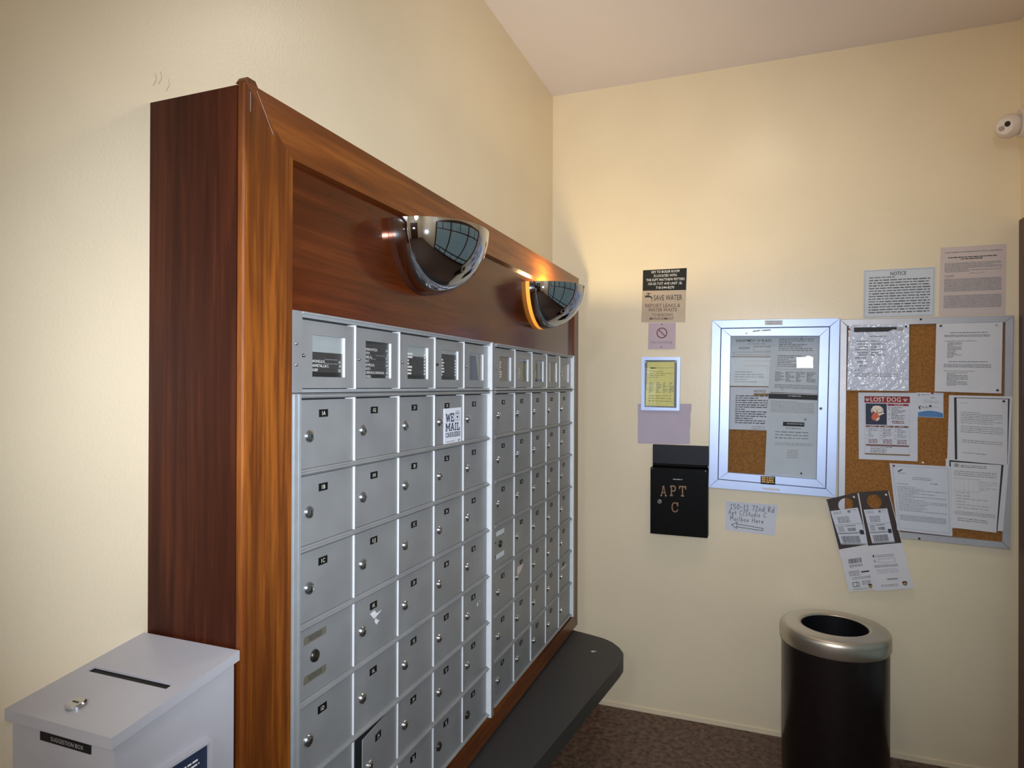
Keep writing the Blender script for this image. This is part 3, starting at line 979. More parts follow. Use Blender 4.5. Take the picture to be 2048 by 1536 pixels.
for bi, (ys, ya, yb) in enumerate(BANKS):
    lab = ('grey name directory of five windows above the mailbox bank with the sticker' if bi == 0
           else 'grey name directory of five narrow-looking windows nearest the back wall')
    dt = thing('name_directory', (PX, ys, ZD0), lab, 'directory', 'name directories above the mailboxes')
    ye = ys + 5 * PITCH
    m = MB(); m.box((0.166, ya, ZD0), (0.172, yb, ZD1 - 0.004), GAP); m.build('back_plate', dt)
    m = MB(); m.box((0.172, ya, ZD0), (0.1985 if bi == 0 else 0.190, ys - 0.0015, ZD1), GREY)
    m.build('stile', dt)
    m = MB(); m.box((0.172, ye + 0.0012, ZD0), (0.203, yb, ZD1), GREY); m.box((0.172, ye, ZD0), (0.2028, ye + 0.0012, ZD1), FLASH_EDGE); m.build('stile', dt)
    m = MB()
    m.box((0.172, ys - 0.0015, ZD1 - 0.0095), (0.1965, ye, ZD1), GREY_EDGE)
    m.box((0.1965, ys - 0.0015, ZD1 - 0.0035), (0.2000, ye, ZD1), GREY_EDGE)
    m.build('rail', dt)
    m = MB()
    m.box((0.172, ys - 0.0015, ZD0), (0.1955, ye, ZD0 + 0.006), GREY_EDGE)
    m.build('rail', dt)
    for i in range(1, 5):
        m = MB(); m.box((0.172, ys + i * PITCH - 0.0008, ZD0 + 0.006), (0.1925, ys + i * PITCH + 0.0013, ZD1 - 0.0095), GREY); m.box((0.172, ys + i * PITCH - 0.0013, ZD0 + 0.006), (0.1925, ys + i * PITCH - 0.0008, ZD1 - 0.0095), FLASH_EDGE); m.build('divider', dt)
    for i in range(5):
        a = ys + i * PITCH + 0.0030
        b = ys + (i + 1) * PITCH - 0.0030
        if i == 0:
            a = ys - 0.001
        z0, z1 = ZD0 + 0.0075, ZD1 - 0.0125
        wy0, wy1, wz0, wz1 = ys + i * PITCH + 0.0365, ys + i * PITCH + 0.1330, 1.4822, 1.5565
        m = MB()
        F = FL(0)
        for (p0, p1, p2, p3) in ((a, z0, wy0, z1), (wy1, z0, b, z1), (wy0, z0, wy1, wz0), (wy0, wz1, wy1, z1)):
            m.fbox(F, p0, p1, p2, p3, 0.1795, 0.1895, GREY)
        m.fbox(F, wy1 - 0.0005, wz0, wy1, wz1, 0.1795, 0.1893, FLASH_EDGE)
        door = m.build('door', dt)
        m = MB(); m.lathe(FL(0.1895), ys + i * PITCH + 0.0110, 1.5185, [(0.0032, 0), (0.0034, 0.003), (0.0018, 0.005)], LOCK if not (bi == 0 and i == 3) else LOCK_DARK, 10, cap1=True)
        m.build('knob', door, smooth=True)
        # name board behind the glass
        kind = DARKB[bi][i]
        base = {1: BOARDK, 2: BOARDG, 3: BOARDT, 4: BOARDV, 5: BOARDO, 6: BOARDT, 7: BOARDV}[kind]
        m = MB()
        m.rect(F, wy0, wz0, wy1, wz1, 0.1838, base)
        if kind == 1 or kind == 5:
            m.rect(F, wy0, wz0, wy1, wz0 + 0.0085, 0.1840, STRIPK)
        tf = TOPS[bi][i]
        if tf > 0:
            m.rect(F, wy0, wz1 - (wz1 - wz0) * tf, wy1, wz1, 0.1840, BLANK)
        names = NAMES[bi][i]
        ink = WHITE_INK
        pit = 0.0078
        if isinstance(names, list):
            zz = wz0 + 0.0100 + pit * (len(names) - 1) - (0.0 if i == 0 else 0.009)
            for s, ap, bar in names:
                m.text(F, s, wy0 + 0.005, zz, 0.0050, 0.1842, ink, bold=0.012)
                m.text(F, ap, wy1 - 0.006, zz, 0.0050, 0.1842, ink, 'r', bold=0.012)
                if bar:
                    l0 = wy0 + 0.004 + 0.0042 * len(s)
                    m.rect(F, l0, zz + 0.0064, wy1 - 0.016, zz + 0.0070, 0.1842, PALE_INK)
                    if bar > 1:
                        m.rect(F, l0, zz - 0.0014, wy1 - 0.016, zz - 0.0008, 0.1842, PALE_INK)
                zz -= pit
        elif names:
            r = random.Random(bi * 10 + i)
            zz = wz0 + 0.0105 + 0.0074 * (names - 1)
            for k in range(names):
                m.rect(F, wy0 + 0.003, zz, wy0 + r.uniform(0.014, 0.032), zz + 0.0042, 0.1842, ink if kind in (1, 3) else PAPER_GREY)
                m.rect(F, wy1 - 0.012, zz, wy1 - 0.006, zz + 0.0042, 0.1842, ink if kind == 1 else PALE_INK)
                zz -= 0.0074
        if kind == 4:
            m.rect(F, wy1 - 0.038, wz0, wy1 - 0.008, wz1 - 0.005, 0.1843, BOARDG)
        if kind == 6:
            m.rect(F, wy0, wz0, wy0 + 0.028, wz1, 0.1843, WHITE_INK)
        if kind == 2:
            m.flat(F, [(wy1 - 0.044, wz1 - 0.006), (wy1, wz1 - 0.006), (wy1, wz0), (wy1 - 0.026, wz0)], 0.1843, BOARDV)
        m.build('name_board', door)
        m = MB(); m.rect(F, wy0, wz0, wy1, wz1, 0.1850, PANE); m.build('pane', door)
    if bi == 0:
        for zz in (1.5372, 1.5014):
            m = MB(); m.lathe(FL(0.1985), -2.0648, zz, [(0.0030, 0), (0.0026, 0.0018), (0.0012, 0.0026)], LOCK, 10, cap1=True); m.build('rivet', dt, smooth=True)

# ------------------------------------------------------------------ half bowl chrome sconces
for k, (yc, zt, lit) in enumerate(((-1.613, 1.8240, False), (-0.740, 1.8200, True))):
    lab = ('half-bowl chrome wall lamp, unlit, on the mahogany panel above the mailbox bank with the sticker' if not lit
           else 'half-bowl chrome wall lamp glowing orange onto the mahogany near the back wall')
    t = thing('wall_sconce', (XP, yc, zt), lab, 'lamp', 'chrome half-bowl wall lamps')
    A, B, Cx, T = (0.1465, 0.1465, 0.146, 0.015) if not lit else (0.151, 0.149, 0.149, 0.014)
    nu, nv = 48, 24

    def bowl(s, off):
        vs = []
        for j in range(nv + 1):
            ph = PI / 2 * j / nv
            for i in range(nu + 1):
                th = PI * i / nu
                vs.append((XP + T + off + Cx * s * math.sin(th) * math.cos(ph), yc - A * s * math.cos(th) * math.cos(ph), zt - B * s * math.sin(ph)))
        return vs
    m = MB()
    vo, vi = bowl(1.0, 0), bowl(0.975, 0)
    W_ = nu + 1
    m.add(vo, [(j * W_ + i, (j + 1) * W_ + i, (j + 1) * W_ + i + 1, j * W_ + i + 1) for j in range(nv) for i in range(nu)], CHROME)
    m.add(vi, [(j * W_ + i, j * W_ + i + 1, (j + 1) * W_ + i + 1, (j + 1) * W_ + i) for j in range(nv) for i in range(nu)], CHROME)
    m.add(vo[:W_] + vi[:W_], [(i, i + 1, W_ + i + 1, W_ + i) for i in range(nu)], CHROME)
    m.build('bowl', t, smooth=0.7)
    m = MB()
    ns = 48
    ring = []
    for (s, x) in ((1.0, XP + 0.0005), (1.0, XP + T), (0.96, XP + T), (0.96, XP + 0.0005)):
        ring.append([(x, yc - A * s * math.cos(PI * i / ns), zt - B * s * math.sin(PI * i / ns)) for i in range(ns + 1)])
    vs = sum(ring, [])
    fs = []
    for q in range(4):
        for i in range(ns):
            a0, b0 = q * (ns + 1), ((q + 1) % 4) * (ns + 1)
            fs.append((a0 + i, a0 + i + 1, b0 + i + 1, b0 + i))
    m.add(vs, fs, AMBER_ON if lit else BAND_BROWN)
    tag(m.build('diffuser_band', t, smooth=0.6), 'glowing amber band' if lit else 'dark band coloured like reflected wood')
    m = MB()
    Fv = Frame((XP + 0.068, yc + 0.005, zt - 0.125), (1, 0, 0), (0, 1, 0), (0, 0, 1))
    m.lathe(Fv, 0, 0, [(0.013, 0), (0.013, 0.03), (0.02, 0.045), (0.024, 0.06), (0.02, 0.074), (0.009, 0.082)], BULB_ON if lit else BULB_OFF, 14, cap1=True)
    m.build('bulb', t, smooth=True)
    m = MB(); m.box((XP, yc - 0.05, zt - 0.13), (XP + 0.012, yc + 0.05, zt - 0.03), ALU_DULL); m.build('mounting_plate', t)

# ------------------------------------------------------------------ charcoal shelf under the mailboxes
pts = [(0.0, -2.10), (0.262, -2.10), (0.3559, -1.29), (0.3888, -1.0067), (0.4048, -0.856), (0.4241, -0.6957), (0.441, -0.5524), (0.4435, -0.504), (0.4372, -0.468), (0.4289, -0.4454), (0.4075, -0.4074),
       (0.373, -0.3675), (0.350, -0.351), (0.3243, -0.3375), (0.2717, -0.3205), (0.1871, -0.2974), (0.0, -0.250)]
t = thing('wall_shelf', (0.0, -1.2, 0.385), 'charcoal laminate shelf with a rounded end under the mailboxes', 'shelf')
FZ = Frame((0, 0, 0), (1, 0, 0), (0, 1, 0), (0, 0, 1))
m = MB(); m.prism(FZ, pts, 0.387, 0.436, LAM_EDGE); m.build('edge_band', t)
m = MB(); m.prism(FZ, pts, 0.436, 0.4375, LAMINATE); m.build('top', t)
for y in (-0.62, -1.75):
    m = MB()
    Fy = Frame((0, y, 0), (1, 0, 0), (0, 0, 1), (0, -1, 0))
    m.prism(Fy, [(0.0, 0.10), (0.03, 0.10), (0.22, 0.355), (0.22, 0.387), (0.0, 0.387)], -0.012, 0.012, LAM_EDGE)
    m.build('bracket', t)
m = MB(); m.prism(FZ, [(0.313, -0.487), (0.325, -0.492), (0.334, -0.474), (0.326, -0.480), (0.318, -0.478)], 0.4376, 0.4386, PAPER)
tag(m.build('paper_scrap', None, loc=(0.324, -0.482, 0.4376)), 'tiny white paper scrap lying on the charcoal shelf', 'paper')

# ------------------------------------------------------------------ suggestion box
t = thing('suggestion_box', (0.0, -2.29, 0.78), 'pale grey steel suggestion box with slotted lid beside the mahogany surround', 'box')
BX, BY0, BY1 = 0.189, -2.383, -2.190
zl = lambda y: 1.041 + (y + 2.392) * (0.0275 / 0.205)
m = MB()
vs = [(0, BY0, 0.78), (BX, BY0, 0.78), (BX, BY1, 0.78), (0, BY1, 0.78), (0, BY0, zl(BY0) - 0.004), (BX, BY0, zl(BY0) - 0.004), (BX, BY1, zl(BY1) - 0.004), (0, BY1, zl(BY1) - 0.004)]
m.add(vs, [(3, 2, 1, 0), (4, 5, 6, 7), (0, 1, 5, 4), (1, 2, 6, 5), (2, 3, 7, 6), (3, 0, 4, 7)], BOXGREY)
m.build('body', t)
# lid: a shallow tray with the slot cut through, so four plates and a folded lip
LY0, LY1, LX = -2.393, -2.187, 0.197
m = MB()
sy0, sy1, sx0, sx1 = -2.2955, -2.2835, 0.019, 0.173


def slab_z(x0, x1, y0, y1, th=0.003):
    vs = [(x, y, zl(y) - d_) for d_ in (th, 0) for (x, y) in ((x0, y0), (x1, y0), (x1, y1), (x0, y1))]
    m.add(vs, [(3, 2, 1, 0), (4, 5, 6, 7), (0, 1, 5, 4), (1, 2, 6, 5), (2, 3, 7, 6), (3, 0, 4, 7)], BOXGREY)


slab_z(0.0, LX, LY0, sy0); slab_z(0.0, LX, sy1, LY1); slab_z(0.0, sx0, sy0, sy1); slab_z(sx1, LX, sy0, sy1)
for (x0, x1, y0, y1, dd) in ((0.0, LX, LY0, LY0 + 0.0025, 0.015), (LX - 0.0025, LX, LY0 + 0.0025, LY1, 0.0145)):
    
    vs = [(x, y, zl(y) - d_) for d_ in (dd, 0.0031) for (x, y) in ((x0, y0), (x1, y0), (x1, y1), (x0, y1))]
    m.add(vs, [(3, 2, 1, 0), (4, 5, 6, 7), (0, 1, 5, 4), (1, 2, 6, 5), (2, 3, 7, 6), (3, 0, 4, 7)], BOXGREY)
m.build('lid', t)
m = MB()
vs = [(x, y, zl(y) - 0.0036) for (x, y) in ((sx0 - 0.006, sy0 - 0.006), (sx1 + 0.006, sy0 - 0.006), (sx1 + 0.006, sy1 + 0.006), (sx0 - 0.006, sy1 + 0.006))]
m.add(vs, [(0, 1, 2, 3)], BLACK)
m.build('slot', t)
m = MB()
nv_ = Vector((0, -0.0275, 0.205)).normalized()
FLD = Frame((0, -2.35, zl(-2.35)), (1, 0, 0), Vector((0, nv_.z, -nv_.y)), nv_)
m.lathe(FLD, 0.088, -0.0095, [(0.0125, -0.003), (0.0125, 0.0035), (0.0105, 0.0055), (0.0085, 0.0055)], LOCK, 20, cap1=True)
m.rect(FLD, 0.0825, -0.0108, 0.0935, -0.0082, 0.0057, LOCK_DARK)
m.build('lock', t, smooth=0.5)
m = MB()
Fp = FB(BY0)
lx0, lx1, lz0, lz1 = 0.0555, 0.149, 1.0065, 1.0175
m.fbox(Fp, lx0, lz0, lx1, lz1, 0, 0.001, BLACK)
m.text(Fp, 'SUGGESTION BOX', (lx0 + lx1) / 2 + 0.004, lz0 + 0.003, 0.0052, 0.0012, PALE_INK, 'c', w=0.060)
m.build('name_plate', t)
m = MB()
Fr = Frame((BX, 0, 0), (0, 1, 0), (0, 0, 1), (1, 0, 0))
hy0, hy1, hz0, hz1 = -2.335, -2.238, 0.86, 0.963
m.fbox(Fr, hy0, hz0, hy1, hz1, 0, 0.002, BOXGREY)
m.fbox(Fr, hy0, hz0, hy0 + 0.005, hz1, 0.002, 0.009, BOXGREY)
m.fbox(Fr, hy1 - 0.005, hz0, hy1, hz1, 0.002, 0.009, BOXGREY)
m.fbox(Fr, hy0 + 0.005, hz0, hy1 - 0.005, hz0 + 0.005, 0.002, 0.009, BOXGREY)
m.fbox(Fr, hy0 + 0.005, hz1 - 0.004, hy1 - 0.005, hz1, 0.002, 0.009, BOXGREY)
m.build('card_holder', t)
m = MB()
m.fbox(Fr, hy0 + 0.006, hz0 + 0.006, hy1 - 0.006, hz1 - 0.005, 0.0022, 0.0042, NAVY)
m.lines(Fr, hy0 + 0.012, hy1 - 0.02, hz1 - 0.018, hz1 - 0.030, 0.006, 0.0045, WHITE_INK, seed=3, th=0.4)
tag(m.build('card', t), 'dark blue card')

# ================================================================== the back wall
G_NOTICE = 'paper notices on the back wall'


def paper(name, label, q, n, mat, fn=None, th=0.0007, cat='paper', group=None):
    mp = quad_map(q)
    mb = MB()
    pts = [(0, 0), (mp.W, 0), (mp.W, -mp.H), (0, -mp.H)]
    mb.prism(mp, pts, n, n + th, mat)
    if fn:
        fn(mb, mp, mp.W, mp.H, n + th + 0.0003)
    cx = sum(a for a, b in q) / 4
    cz = sum(b for a, b in q) / 4
    o = mb.build(name, None, loc=(cx, -n, cz))
    return tag(o, label, cat, group)


# --- sign: boiler room key
def c_boiler(m, F, W, H, n):
    rows = ['KEY TO BOILER ROOM', 'IS LOCATED WITH', 'THE SUPT MATTHEW PETTERS', '150-20 71ST AVE UNIT 1B.', '718-544-8270']
    ws = [0.64, 0.52, 0.88, 0.78, 0.42]
    for k, (s, wf) in enumerate(zip(rows, ws)):
        m.text(F, s, W * 0.52, -H * (0.17 + 0.188 * k), H * 0.115, n, WHITE_INK, 'c', w=W * wf, bold=0.03)


paper('wall_sign', 'black sign with white lettering about the boiler room key', [(0.4293, 1.9915), (0.6208, 1.9900), (0.6182, 1.8935), (0.4277, 1.8990)], 0.001, BLACK, c_boiler, 0.002, 'sign')


def c_water(m, F, W, H, n):
    m.text(F, 'SAVE WATER', W * 0.27, -H * 0.31, H * 0.165, n, INK, 'l', w=W * 0.65, bold=0.012)
    m.text(F, 'REPORT LEAKS &', W * 0.48, -H * 0.53, H * 0.11, n, BROWN_INK, 'c', w=W * 0.80, bold=0.02)
    m.text(F, 'WATER WASTE', W * 0.48, -H * 0.665, H * 0.11, n, BROWN_INK, 'c', w=W * 0.66, bold=0.02)
    m.text(F, 'TO BUILDING', W * 0.48, -H * 0.81, H * 0.085, n, BROWN_INK, 'c', w=W * 0.48, bold=0.03)
    m.text(F, 'MANAGEMENT', W * 0.47, -H * 0.93, H * 0.085, n, BROWN_INK, 'c', w=W * 0.55, bold=0.03)
    # the tap
    u = lambda a, b: (W * a, -H * b)
    m.flat(F, [u(0.06, 0.17), u(0.10, 0.14), u(0.20, 0.17), u(0.235, 0.21), u(0.235, 0.27), u(0.215, 0.27), u(0.205, 0.215), u(0.12, 0.21), u(0.06, 0.21)], n, INK)
    m.rect(F, W * 0.135, -H * 0.15, W * 0.155, -H * 0.09, n, INK)
    m.rect(F, W * 0.10, -H * 0.10, W * 0.19, -H * 0.075, n, INK)
    m.rect(F, W * 0.218, -H * 0.37, W * 0.228, -H * 0.28, n, INK)


paper('wall_sign', 'tan metal sign reading SAVE WATER below the black sign', [(0.4270, 1.8985), (0.6182, 1.8930), (0.6145, 1.7520), (0.4222, 1.7577)], 0.001, TANSIGN, c_water, 0.0015, 'sign')


def c_smoke(m, F, W, H, n):
    cx, cy, R_, r_ = W * 0.50, -H * 0.39, H * 0.205, H * 0.165
    k = 28
    for i in range(k):
        a, b = 2 * PI * i / k, 2 * PI * (i + 1) / k
        m.flat(F, [(cx + R_ * math.cos(a), cy + R_ * math.sin(a)), (cx + R_ * math.cos(b), cy + R_ * math.sin(b)), (cx + r_ * math.cos(b), cy + r_ * math.sin(b)), (cx + r_ * math.cos(a), cy + r_ * math.sin(a))], n, BROWN_INK)
    m.stroke(F, [(cx - r_ * 0.74, cy + r_ * 0.74), (cx + r_ * 0.74, cy - r_ * 0.74)], H * 0.035, n + 0.0001, BROWN_INK)
    m.text(F, 'No Smoking', W * 0.5, -H * 0.79, H * 0.10, n, GREY_INK, 'c', w=W * 0.76)
    for v in (0.06, 0.94):
        m.disc(F, W * 0.49, -H * v, 0.0028, n, PIN_K, 10)


paper('wall_sign', 'small mauve No Smoking sign with crossed red circle', [(0.4556, 1.7530), (0.5743, 1.7500), (0.5728, 1.6343), (0.4530, 1.6352)], 0.0032, PAPER_PINK if False else plain('mauve_sign', srgb(186, 166, 176), 0.5, vary=0.02), c_smoke, 0.0015, 'sign')

# --- framed yellow certificate
t = thing('framed_certificate', (0.508, -0.001, 1.479), 'small white framed yellow certificate under the No Smoking sign', 'frame')
fo = [(0.4247, 1.5991), (0.5959, 1.5969), (0.5925, 1.3600), (0.4236, 1.3596)]
fi = [(0.4395, 1.5851), (0.5810, 1.5835), (0.5792, 1.3720), (0.4392, 1.3745)]
m = MB(); m.prism(FB(), fo, 0.0, 0.004, GREY_INK); m.build('backing', t)
for i in range(4):
    m = MB(); m.prism(FB(), [fo[i], fo[(i + 1) % 4], fi[(i + 1) % 4], fi[i]], 0.003, 0.012, ALU); m.build('frame_side', t)
mp = quad_map([(0.4500, 1.5765), (0.5700, 1.5765), (0.5675, 1.3780), (0.4425, 1.3800)])
m = MB(); W, H = mp.W, mp.H
m.rect(mp, 0, -H, W, 0, 0.0050, PAPER_YEL)
m.lines(mp, W * .12, W * .34, -H * .125, -H * .16, H * .045, 0.0054, INK, seed=1, th=0.5)
m.lines(mp, W * .40, W * .95, -H * .13, -H * .16, H * .04, 0.0054, GREY_INK, seed=2, th=0.25)
m.lines(mp, W * .1, W * .92, -H * .21, -H * .36, H * .045, 0.0054, TAN_INK, seed=3, th=0.25, para=0.5)
for k, u in enumerate((0.10, 0.36, 0.60, 0.82)):
    m.lines(mp, W * u, W * (u + 0.17), -H * .47, -H * .70, H * .035, 0.0054, GREY_INK, seed=10 + k, th=0.45, para=0.5)
m.lines(mp, W * .1, W * .9, -H * .76, -H * .93, H * .06, 0.0054, TAN_INK, seed=5, th=0.2, para=0.4)
tag(m.build('certificate', t), 'yellow printed certificate')
m = MB(); m.flat(FB(), fi, 0.0085, PANE); m.build('pane', t)
m = MB()
for (a, b) in ((0.4425, 1.578), (0.5755, 1.578)):
    m.flat(FB(), [(a - 0.004, b + 0.004), (a + 0.004, b + 0.003), (a + 0.003, b - 0.006), (a - 0.003, b - 0.004)], 0.0058, PAPER)
m.build('corner_tab', t)

# --- black apartment mailbox
t = thing('wall_mailbox', (0.597, -0.001, 0.82), 'black metal wall mailbox lettered APT C below the mauve patch', 'mailbox')
m = MB(); m.box((0.4775, -0.070, 0.8215), (0.7165, -0.001, 1.112), MBLACK); m.build('body', t)
m = MB(); m.box((0.4765, -0.0745, 0.8225), (0.7175, -0.0702, 1.1115), MBLACK)
m.box((0.482, -0.0755, 1.0865), (0.712, -0.0745, 1.0890), MBLACK)
fd = m.build('front_door', t)
m = MB()
m.box((0.4780, -0.024, 1.1230), (0.7165, -0.001, 1.2078), MNAVY)
m.lathe(Frame((0.4800, -0.030, 1.1190), (0, 1, 0), (0, 0, 1), (1, 0, 0)), 0, 0, [(0.007, 0), (0.007, 0.2345)], MBLACK, 12, cap0=True, cap1=True)
tag(m.build('upper_plate', t), 'blue-black hinged upper plate')
FD = FB(-0.0745)
for ch, x, z, h, w_, wt in (('A', 0.5190, 0.9900, 0.0430, 0.028, 0.11), ('P', 0.5605, 0.9930, 0.0425, 0.026, 0.13), ('T', 0.5990, 0.9940, 0.0415, 0.029, 0.13), ('C', 0.5665, 0.9245, 0.0395, 0.029, 0.12)):
    m = MB(); slab_text(m, FD, ch, x, z, h, 0.0006, BRASS, w=w_, wt=wt); m.build('letter', fd)
m = MB(); m.lathe(FD, 0.5160, 0.9640, [(0.0105, 0), (0.0105, 0.002), (0.008, 0.0035)], LOCK, 18, cap1=True)
m.rect(FD, 0.5150, 0.9600, 0.5170, 0.9680, 0.0037, LOCK_DARK); m.build('lock', fd)
m = MB(); m.lines(FD, 0.573, 0.613, 1.067, 1.061, 0.007, 0.0004, PALE_INK, seed=5, th=0.55); m.build('maker_mark', fd)
for (x, z) in ((0.7085, 1.107), (0.484, 1.1075)):
    m = MB(); m.lathe(FB(-0.0745), x, z, [(0.003, 0), (0.0025, 0.002)], LOCK, 10, cap1=True); m.build('rivet', t)


# --- handwritten note
def c_note(m, F, W, H, n):
    hand_text(m, F, '150-11 72nd Rd', W * 0.085, -H * 0.25, H * 0.17, n, INK, w=W * 0.87, wt=0.085)
    hand_text(m, F, 'Apt C/Studio C', W * 0.055, -H * 0.44, H * 0.16, n, INK, w=W * 0.76, wt=0.085)
    hand_text(m, F, 'Mailbox Here', W * 0.09, -H * 0.64, H * 0.155, n, INK, w=W * 0.68, wt=0.085)
    ar = [(0.13, 0.79), (0.24, 0.68), (0.235, 0.745), (0.76, 0.80), (0.755, 0.875), (0.235, 0.84), (0.235, 0.90), (0.13, 0.79)]
    m.stroke(F, [(W * a, -H * b) for a, b in ar], 0.0022, n, INK)
    m.stroke(F, [(W * 0.235, -H * 0.745), (W * 0.235, -H * 0.84)], 0.0018, n, INK)


paper('paper_note', 'handwritten white note with an arrow pointing to the black mailbox', [(0.7884, 0.9724), (0.9949, 0.9692), (0.9837, 0.8390), (0.7842, 0.8472)], 0.0006, PAPER_BLUE, c_note, 0.0005, 'note')

# --- glazed notice case
t = thing('notice_case', (0.97, -0.001, 1.02), 'white aluminium glazed notice case between black mailbox and cork board', 'notice case')
co = [(0.7322, 1.7511), (1.2239, 1.7440), (1.2095, 1.0221), (0.7180, 1.0349)]
cdq = [(0.7685, 1.7158), (1.1873, 1.7105), (1.1735, 1.0556), (0.7571, 1.0713)]
cg = [(0.8085, 1.6814), (1.1494, 1.6731), (1.1385, 1.0921), (0.7975, 1.1030)]
Fc = FB()
m = MB(); m.prism(Fc, [(a + (0.004 if a < 1 else -0.004), b) for a, b in co], 0.0, 0.010, CORK); tag(m.build('cork_back', t), 'cork backing')
for i in range(4):
    m = MB(); m.prism(Fc, [co[i], co[(i + 1) % 4], cdq[(i + 1) % 4], cdq[i]], 0.0, 0.055, ALU, cham=0.002); m.build('frame_side', t)
cd2 = [(0.7705, 1.7138), (1.1853, 1.7085), (1.1715, 1.0576), (0.7591, 1.0733)]
for i in range(4):
    m = MB(); m.prism(Fc, [cd2[i], cd2[(i + 1) % 4], cg[(i + 1) % 4], cg[i]], 0.030, 0.0535, ALU, cham=0.0015); m.build('door_side', t)
m = MB()   # pane tilted so the flash glint merges with the added glow's reflection
m.add([Vector((a, -0.0345 - 0.0582 * (a - 0.97) - 0.0342 * (b - 1.39), b)) for a, b in cg][::-1], [(0, 1, 2, 3)], GLASS)
m.build('pane', t)
m = MB(); m.lathe(Fc, 1.1542, 1.3798, [(0.0055, 0.053), (0.0055, 0.0550), (0.004, 0.0565)], LOCK_DARK, 14, cap1=True); m.build('lock', t)
mp = quad_map([(0.9431, 1.7426), (1.0104, 1.7408), (1.0104, 1.7225), (0.9431, 1.7243)])
m = MB(); m.rect(mp, 0, -mp.H, mp.W, 0, 0.0554, PAPER); m.outline(mp, 0, -mp.H, mp.W, 0, 0.0012, 0.0556, GREY_INK)
m.lines(mp, 0.006, mp.W - 0.006, -0.004, -0.016, 0.0045, 0.0556, GREY_INK, seed=9, th=0.4); tag(m.build('maker_label', t), 'small white outlined label')
mp = quad_map([(0.9277, 1.0949), (0.9841, 1.0953), (0.9841, 1.0612), (0.9278, 1.0622)])
m = MB(); m.rect(mp, 0, -mp.H, mp.W, 0, 0.0560, BLACK)
m.lines(mp, 0.004, mp.W - 0.006, -0.004, -0.030, 0.0085, 0.0563, GOLD, seed=12, th=0.6); tag(m.build('maker_label', t), 'black and gold label')
m = MB()
for q_ in ([(0.895, 1.7015), (0.925, 1.7050), (0.925, 1.6995), (0.896, 1.6955)], [(0.925, 1.7035), (0.965, 1.7065), (0.966, 1.7000), (0.935, 1.6990)], [(0.866, 1.6900), (0.872, 1.6950), (0.876, 1.6920), (0.869, 1.6870)]):
    m.flat(Fc, q_, 0.0538, PALE_INK)
for q_ in ([(0.93, 1.0480), (1.0, 1.0460), (1.002, 1.0380), (0.94, 1.0390)],):
    m.flat(Fc, q_, 0.0553, PAPER)
m.build('tape_residue', t)


def c_dob(m, F, W, H, n):
    m.text(F, 'DEPARTMENT OF BUILDINGS', W * 0.14, -H * 0.30, H * 0.115, n, INK, 'l', w=W * 0.95, bold=0.02)
    m.text(F, 'CITY OF NEW YORK', W * 0.40, -H * 0.44, H * 0.075, n, GREY_INK, 'l', w=W * 0.42)
    m.text(F, 'BUILDINGS', W * 0.21, -H * 0.64, H * 0.085, n, INK, 'l', w=W * 0.25, bold=0.02)
    m.outline(F, W * 0.55, -H * 0.74, W * 1.0, -H * 0.50, 0.0012, n, GREY_INK)
    m.lines(F, W * .57, W * 1.0, -H * .53, -H * .66, H * .1, n, PALE_INK, seed=3, th=0.4)
    m.outline(F, W * 0.08, -H * 0.93, W * 1.0, -H * 0.78, 0.0012, n, GREY_INK)
    m.rect(F, 0, -H * 0.10, W, -H * 0.07, n, PAPER)
    m.rect(F, 0, -H * 0.995, W, -H * 0.96, n, PAPER)


paper('framed_notice', 'grey Department of Buildings certificate, uppermost behind the case glass', [(0.8035, 1.6860), (0.9790, 1.6840), (0.9750, 1.5935), (0.8040, 1.5965)], 0.0125, PAPER_GREY, c_dob, 0.002, 'notice', 'notices inside the glazed case')


def c_p2(m, F, W, H, n):
    m.lines(F, W * .30, W * .95, -H * .10, -H * .16, H * .08, n, PAPER, seed=31, th=0.5)
    m.lines(F, W * .32, W * .95, -H * .26, -H * .36, H * .1, n, PAPER, seed=32, th=0.6)
    m.lines(F, W * .12, W * .8, -H * .50, -H * .95, H * .085, n, PALE_INK, seed=33, th=0.35, para=0.6)


paper('framed_notice', 'grey faded sheet under the Department of Buildings certificate', [(0.8040, 1.5942), (0.9760, 1.5905), (0.9720, 1.4690), (0.8000, 1.4705)], 0.0125, plain('dim_grey_sheet', srgb(190, 198, 203), 0.4, vary=0.04), c_p2, 0.002, 'notice', 'notices inside the glazed case')


def c_p3(m, F, W, H, n):
    m.text(F, 'NOTICE', W * 0.60, -H * 0.13, H * 0.055, n, INK, 'l', w=W * 0.28, bold=0.02)
    m.rect(F, W * .60, -H * .20, W * .96, -H * .15, n, TAN_INK)
    m.lines(F, W * .16, W * .95, -H * .20, -H * .87, H * .052, n, DARK_INK, seed=41, th=0.45, para=0.25)
    m.lines(F, W * .60, W * .95, -H * .91, -H * .98, H * .05, n, GREY_INK, seed=42, th=0.3)
    m.outline(F, W * .02, -H, W, 0, 0.0012, n, GREY_INK)


paper('framed_notice', 'white NOTICE sheet of dense bold print, lowest in the case', [(0.8005, 1.4670), (0.9680, 1.4665), (0.9520, 1.2820), (0.7990, 1.2835)], 0.0125, PAPER_BLUE, c_p3, 0.002, 'notice', 'notices inside the glazed case')


